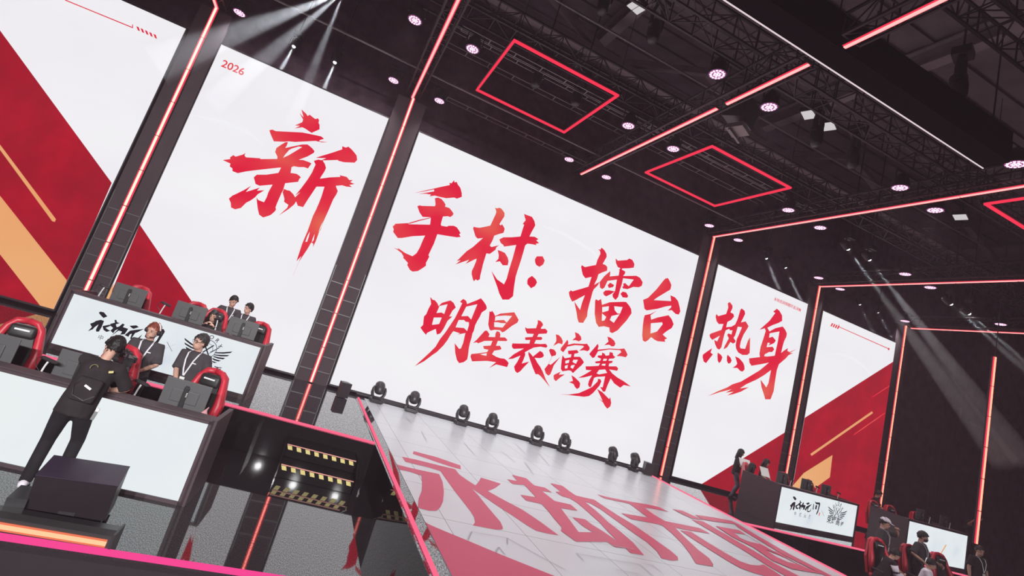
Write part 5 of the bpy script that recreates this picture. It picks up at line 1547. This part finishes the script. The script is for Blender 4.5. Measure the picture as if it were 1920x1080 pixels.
    # hair
    if style != 'cap_only':
        bm = B()
        g = bmesh.ops.create_uvsphere(bm, u_segments=56, v_segments=34, radius=1.0)
        seed = sum(map(ord, label)) % 97
        for v in g['verts']:
            n_ = v.co.normalized()
            fr = max(0.0, -n_.y)
            line = -0.55 + 0.95 * fr ** 0.8 + (0.12 if abs(n_.x) > 0.8 else 0)
            if style == 'long':
                line -= 0.10
            tuft = noise.noise(n_ * 4.0 + V((seed, 0, 0))) * 0.09 + noise.noise(V((n_.x * 13, n_.y * 13, n_.z * 5)) + V((0, seed, 0))) * 0.10
            edge = n_.z - line + tuft * 2.6
            k = 1.0 + tuft if edge > 0 else 0.80
            if 0 < edge < 0.25 and fr > 0.3:
                k += 0.07
            v.co = Hd(n_.x * 0.093 * k, n_.y * 0.111 * k + 0.009, n_.z * 0.121 * k + 0.030)
        if style == 'long':
            tube(bm, [Hd(0, 0.045, 0.06), Hd(0, 0.065, -0.03), Hd(0, 0.075, -0.13), Hd(0, 0.085, -0.26)], [(0.085, 0.06), (0.095, 0.055), (0.105, 0.045), (0.08, 0.025)], 14, RH @ V((1, 0, 0)))
            for sx in (-1, 1):
                tube(bm, [Hd(sx * 0.07, -0.01, 0.06), Hd(sx * 0.088, -0.01, -0.03), Hd(sx * 0.092, -0.02, -0.13), Hd(sx * 0.085, -0.04, -0.24)], [(0.03, 0.04), (0.024, 0.045), (0.028, 0.04), (0.012, 0.02)], 10, RH @ V((1, 0, 0)))
        obj('hair', bm, hair, root, True)
    # things worn
    for ex in extras:
        if ex == 'lanyard':
            bm = B()
            mid = T(0.0, -0.166, 1.10)
            for sx in (-1, 1):
                tube(bm, [T(sx * 0.062, 0.02, 1.468), T(sx * 0.080, -0.090, 1.432), T(sx * 0.060, -0.150, 1.335), T(sx * 0.032, -0.168, 1.20), mid + RT @ V((sx * 0.004, 0, 0))], [(0.011, 0.003)] * 5, 8, sd)
            ln = obj('lanyard', bm, 'ribbon', root)
            bm = B()
            box(bm, mid + RT @ V((0, -0.006, -0.075)), (0.075, 0.006, 0.11), RT)
            obj('badge', bm, 'paper', ln)
        elif ex == 'chest_mark':
            bm = B()
            box(bm, T(0.085, -0.145, 1.305), (0.055, 0.012, 0.014), RT)
            obj('chest_mark', bm, 'white_plastic', root)
        elif ex == 'headset':
            bm = B()
            tube(bm, [Hd(math.cos(a) * 0.100, 0.012, 0.012 + math.sin(a) * 0.140) for a in [PI * i / 12 for i in range(13)]], [(0.016, 0.008)] * 13, 8, RH @ V((0, 1, 0)))
            hs = obj('headset_band', bm, 'white_plastic', root, True)
            bm = B()
            for sx in (-1, 1):
                cyl(bm, Hd(sx * 0.085, 0.012, 0.0), Hd(sx * 0.122, 0.012, 0.0), 0.045, 0.038, 14)
            tube(bm, [Hd(0.11, -0.01, -0.02), Hd(0.10, -0.07, -0.065), Hd(0.05, -0.115, -0.075)], 0.006, 6)
            obj('ear_cups', bm, 'black', hs, True)
        elif ex == 'glasses':
            bm = B()
            for sx in (-1, 1):
                c = Hd(sx * 0.033, -0.100, 0.003)
                tube(bm, [c + RH @ V((math.cos(a) * 0.024, 0, math.sin(a) * 0.019)) for a in [2 * PI * i / 14 for i in range(15)]], 0.0024, 5)
                tube(bm, [c + RH @ V((sx * 0.024, 0, 0.004)), Hd(sx * 0.083, 0.01, 0.006)], 0.0024, 5)
            tube(bm, [Hd(-0.010, -0.101, 0.005), Hd(0.010, -0.101, 0.005)], 0.0024, 5)
            obj('glasses', bm, 'black', root)
        elif ex in ('cap', 'white_cap'):
            bm = B()
            g = bmesh.ops.create_uvsphere(bm, u_segments=24, v_segments=16, radius=1.0)
            for v in g['verts']:
                n_ = v.co.normalized()
                k = 1.0 if n_.z > 0.10 else 0.78
                v.co = Hd(n_.x * 0.098 * k, n_.y * 0.118 * k + 0.004, n_.z * 0.110 * k + 0.042)
            tube(bm, [Hd(0, -0.09, 0.058), Hd(0, -0.15, 0.052), Hd(0, -0.185, 0.044)], [(0.085, 0.006), (0.075, 0.006), (0.045, 0.004)], 14, RH @ V((1, 0, 0)))
            obj('cap', bm, 'white_cloth' if ex == 'white_cap' else 'shirt_black', root, True)
        elif ex == 'mask':
            bm = B()
            ball(bm, Hd(0, -0.045, -0.052), (0.066, 0.064, 0.048), RH, 16, 10)
            obj('face_mask', bm, 'shirt_black', root, True)
        elif ex == 'pack':
            bm = B()
            box(bm, T(-0.02, 0.165, 1.10), (0.24, 0.09, 0.26), RT, 0, 0.03)
            pk = obj('waist_pack', bm, 'shirt_black', root)
            bm = B()
            box(bm, T(-0.03, 0.215, 1.13), (0.075, 0.012, 0.022), RT @ Matrix.Rotation(-0.35, 3, 'Y'))
            obj('white_clip', bm, 'white_plastic', pk)
            bm = B()
            tube(bm, [T(0.02, 0.20, 1.22), T(0.10, 0.215, 1.12), T(0.06, 0.22, 1.02), T(-0.06, 0.22, 0.99), T(-0.13, 0.20, 1.06)], 0.006, 6)
            obj('pack_cable', bm, 'black', pk)
            bm = B()
            tube(bm, [T(0.03 + 0.036 * math.cos(a), 0.146, 1.335 + 0.036 * math.sin(a)) for a in [PI * i / 8 - 0.5 for i in range(9)]], [(0.010, 0.004)] * 9, 6, RT @ V((0, 1, 0)))
            obj('gold_back_print', bm, 'gold', root)
            bm = B()
            box(bm, T(-0.135, 0.132, 1.345), (0.045, 0.008, 0.024), RT @ Matrix.Rotation(0.4, 3, 'Y'))
            obj('yellow_patch', bm, 'yellow', root)
            bm = B()
            box(bm, T(-0.205, 0.03, 0.93), (0.03, 0.05, 0.035), RT)
            br = obj('belt_radio', bm, 'white_plastic', root)
            bm = B()
            box(bm, T(-0.203, 0.03, 0.865), (0.03, 0.045, 0.09), RT)
            obj('radio_case', bm, 'plastic', br)
            bm = B()
            tube(bm, [Hd(-0.09, 0.02, 0.0), Hd(-0.112, 0.0, 0.0)], 0.036, 12)
            tube(bm, [Hd(math.cos(a) * 0.102, 0.03, 0.012 + math.sin(a) * 0.137) for a in [PI * i / 10 for i in range(11)]], [(0.012, 0.006)] * 11, 6, RH @ V((0, 1, 0)))
            tube(bm, [Hd(-0.11, 0.0, 0.05), Hd(-0.125, 0.0, 0.15)], 0.004, 5)
            obj('headset', bm, 'black', root, True)
    return root

def paper(label, p, rx, rz, sz=(0.30, 0.21)):
    bm = B()
    box(bm, (0, 0, 0), (sz[0], sz[1], 0.004))
    box(bm, (0.004, 0.002, 0.003), (sz[0] * 0.98, sz[1] * 0.98, 0.001))
    o = tag(obj('paper_sheets', bm, 'paper'), label, 'paper', 'papers in hands')
    o.location = p
    o.rotation_euler = (rx, 0, rz)
    return o

# --- front left: cameraman at the desk
person('person in black seen from behind, leaning over the front left desk with a camera', (-2.03, 6.46, 0.0), PI + 0.12, 1.74, 0.22, -0.10,
       hands=[(-2.04, 7.10, 1.16), (-1.90, 6.84, 1.055)], poles=[(1, 0.2, -0.6), (-1, 0.15, -0.5)], steps=((0.15, 0.02), (-0.10, -0.10)), look=(0.55, 0.10),
       shirt='shirt_black', extras=('pack', 'lanyard'), shoes='white_cloth', sleeve=0.95)
t = thing('video_camera', 'black video camera held over the front left desk by the cameraman', 'camera', (-1.96, 7.18, 1.37), 0.5)
bm = B()
box(bm, (0, 0, 0), (0.12, 0.26, 0.11), None, 0, 0.015)
box(bm, (0.08, 0.02, 0.02), (0.06, 0.14, 0.07), None, 0, 0.01)
obj('camera_body', bm, 'plastic', t)
bm = B()
cyl(bm, (0, 0.12, 0), (0, 0.28, 0), 0.045, 0.055, 16)
obj('lens', bm, 'black', t, False)
bm = B()
tube(bm, [(-0.02, -0.08, 0.05), (-0.02, -0.08, 0.12), (-0.02, 0.08, 0.12), (-0.02, 0.08, 0.05)], 0.014, 8)
box(bm, (-0.11, -0.06, 0.07), (0.10, 0.015, 0.07), Matrix.Rotation(0.3, 3, 'Z'))
tube(bm, [(0.02, 0.0, -0.05), (0.03, -0.05, -0.16), (-0.04, -0.06, -0.20)], 0.013, 8)
obj('handle', bm, 'monitor', t)
# --- two people behind the front left desk
person('person with reddish hair, headset and white lanyard behind the front left desk', (-2.16, 8.62, 0.0), 0.05, 1.74, 0.03, 0.0,
       hands=[(-2.06, 8.34, 1.03), (-2.22, 8.33, 1.01)], poles=[(1, 0.5, -0.5), (-1, 0.5, -0.5)], look=(-0.35, 0.02), hair='hair_red', extras=('lanyard', 'headset', 'chest_mark'), sleeve=0.95)
person('person with glasses, grey-streaked hair and white lanyard behind the front left desk', (-1.44, 8.56, 0.0), -0.25, 1.78, 0.05, 0.0,
       hands=[(-1.33, 8.30, 1.01), (-1.52, 8.26, 1.01)], poles=[(1, 0.5, -0.4), (-1, 0.4, -0.4)], look=(-0.55, -0.05), hair='hair_grey', extras=('lanyard', 'glasses', 'chest_mark'), sleeve=0.95)
# --- behind the rear left desk
person('tall dark-haired person with lanyard, looking down, standing behind the rear left desk', (-1.76, 12.15, ZP), 0.25, 1.74, 0.05, 0.0,
       hands=[(-1.50, 11.88, 1.70), (-1.92, 11.90, 1.66)], look=(0.35, 0.22), extras=('lanyard', 'chest_mark'), sleeve=0.95)
person('dark-haired person with lanyard, head turned left, at the right end of the rear left desk', (-1.37, 12.02, ZP), 0.0, 1.68, 0.04, 0.0,
       hands=[(-1.16, 11.80, 1.58), (-1.50, 11.76, 1.58)], look=(-0.75, 0.05), extras=('lanyard', 'chest_mark'), sleeve=0.95)
person('long-haired person in black seated at the rear left desk behind a microphone', (-1.86, 11.18, ZP), 0.0, 1.66, 0.10, 0.0, seat=0.60,
       hands=[(-1.76, 10.98, 1.68), (-1.95, 10.98, 1.68)], steps=((0.10, -0.05), (-0.10, -0.05)), look=(0.0, 0.05), shirt='shirt_black', style='long', sleeve=1.2)
chair('gaming chair under the long-haired person at the rear left desk', 405, 598, 11.72, ZP, 0)
# --- right side, behind the rear right desk
p7 = on_y(1388, 842, 13.4)
person('long-haired person in black top and jeans standing with papers left of the rear right desk', (p7.x, 13.4, ZP), 0.75, 1.72, 0.04, 0.0,
       hands=[(p7.x + 0.20, 13.10, 1.76), (p7.x + 0.06, 13.00, 1.76)], look=(0.1, 0.2), shirt='shirt_black', pants='jeans', style='long', sleeve=0.9, shoes='black')
paper('white papers held by the standing person in jeans', on_y(1397, 868, 12.96), 0.95, -0.3, (0.40, 0.30))
p8 = on_y(1405, 878, 12.35)
chair('gaming chair under the dark seated person left of the rear right desk', 1400, 890, 12.75, ZP, 0.9)
person('person in black with long hair seated low left of the rear right desk', (p8.x, 12.35, ZP), 0.9, 1.74, 0.12, 0.0, seat=0.62,
       hands=[(p8.x + 0.35, 12.25, 1.30), (p8.x + 0.2, 12.1, 1.25)], steps=((0.10, -0.38), (-0.10, -0.38)), look=(0.3, 0.1), shirt='shirt_black', style='long', sleeve=1.2)
p9 = on_y(1435, 860, 13.1)
person('person in black reading papers behind the rear right desk, before the red screen', (p9.x, 13.1, ZP), 0.35, 1.66, 0.06, 0.0,
       hands=[(p9.x + 0.12, 12.82, 1.60), (p9.x - 0.08, 12.78, 1.60)], look=(0.15, 0.25), shirt='shirt_black', style='long', sleeve=0.9)
paper('white papers held by the person behind the rear right desk', on_y(1434, 885, 12.68), 0.95, -0.3, (0.30, 0.34))
# --- far right
p = on_y(1640, 914, 12.9)
person('person leaning on a chair under the light strip right of the far right screen', (p.x, 12.9, ZP), 0.5, 1.78, 0.18, 0.1,
       hands=[(p.x + 0.45, 12.62, 1.75), (p.x + 0.15, 12.5, 1.70)], look=(0.4, 0.1), shirt='shirt_black')
p = on_y(1657, 968, 9.2)
person('person with white cap and badge, hand raised to the head, at the lower right', (p.x, 9.2, 0), 0.35, p.z - 0.02, 0.04, 0.0,
       hands=[(p.x + 0.20, 8.98, p.z - 0.22), (p.x - 0.22, 9.0, 0.95)], poles=[(1, -0.2, -0.6), (-0.8, 0.5, -0.3)], look=(0.2, 0.15), extras=('lanyard', 'white_cap'), sleeve=0.9)
p = on_y(1660, 1022, 8.25)
person('person with white sleeves bending forward in a red chair at the lower right', (p.x, 8.25, 0), 0.9, 1.66, 0.35, 0.0, seat=0.58,
       hands=[(p.x + 0.42, 8.2, 0.80), (p.x + 0.30, 8.0, 0.78)], steps=((0.10, -0.38), (-0.10, -0.38)), look=(0.2, 0.3), shirt='shirt_black', sleeve_mat='white_cloth')
p = on_y(1727, 995, 8.75)
person('masked person with streaked hair before the farthest right glowing desk front', (p.x, 8.75, 0), 0.2, p.z, 0.05, 0.0,
       hands=[(p.x + 0.30, 8.45, 1.15), (p.x - 0.2, 8.5, 1.1)], look=(0.4, 0.1), hair='hair_grey', extras=('lanyard', 'mask'), sleeve=0.95)
p = on_y(1738, 1022, 8.2)
person('person in white top seated before the farthest right glowing desk front', (p.x, 8.2, 0), 0.4, 1.62, 0.2, 0.0, seat=0.56,
       hands=[(p.x + 0.3, 7.95, 0.85), (p.x + 0.05, 7.9, 0.82)], steps=((0.10, -0.38), (-0.10, -0.38)), look=(0.2, 0.2), shirt='white_cloth', sleeve=1.2)
p = on_y(1838, 1016, 8.9)
person('person in dark clothes with pale trim standing right of the farthest right desk front', (p.x, 8.9, 0), -0.3, min(1.84, p.z), 0.0, 0.0,
       look=(-0.3, 0.1), shirt='shirt_black', sleeve_mat=None, extras=('lanyard',))
p = on_y(1818, 962, 12.6)
person('person with arms raised holding a phone behind the farthest right desk', (p.x, 12.6, ZP), -0.1, 1.70, 0.0, 0.0,
       hands=[(p.x + 0.12, 12.25, p.z - 0.05), (p.x - 0.22, 12.25, p.z - 0.08)], poles=[(1, 0, -0.7), (-1, 0, -0.7)], shirt='shirt_black', sleeve=0.7)
bm = B()
box(bm, (0, 0, 0), (0.16, 0.012, 0.08), None, 0, 0.004)
box(bm, (0, 0.007, 0), (0.15, 0.002, 0.07), None, 1)
o = tag(obj('phone', bm, ['black', 'paper']), 'phone held up by the person with raised arms at the far right', 'phone')
o.location = (p.x - 0.04, 12.17, p.z + 0.04)
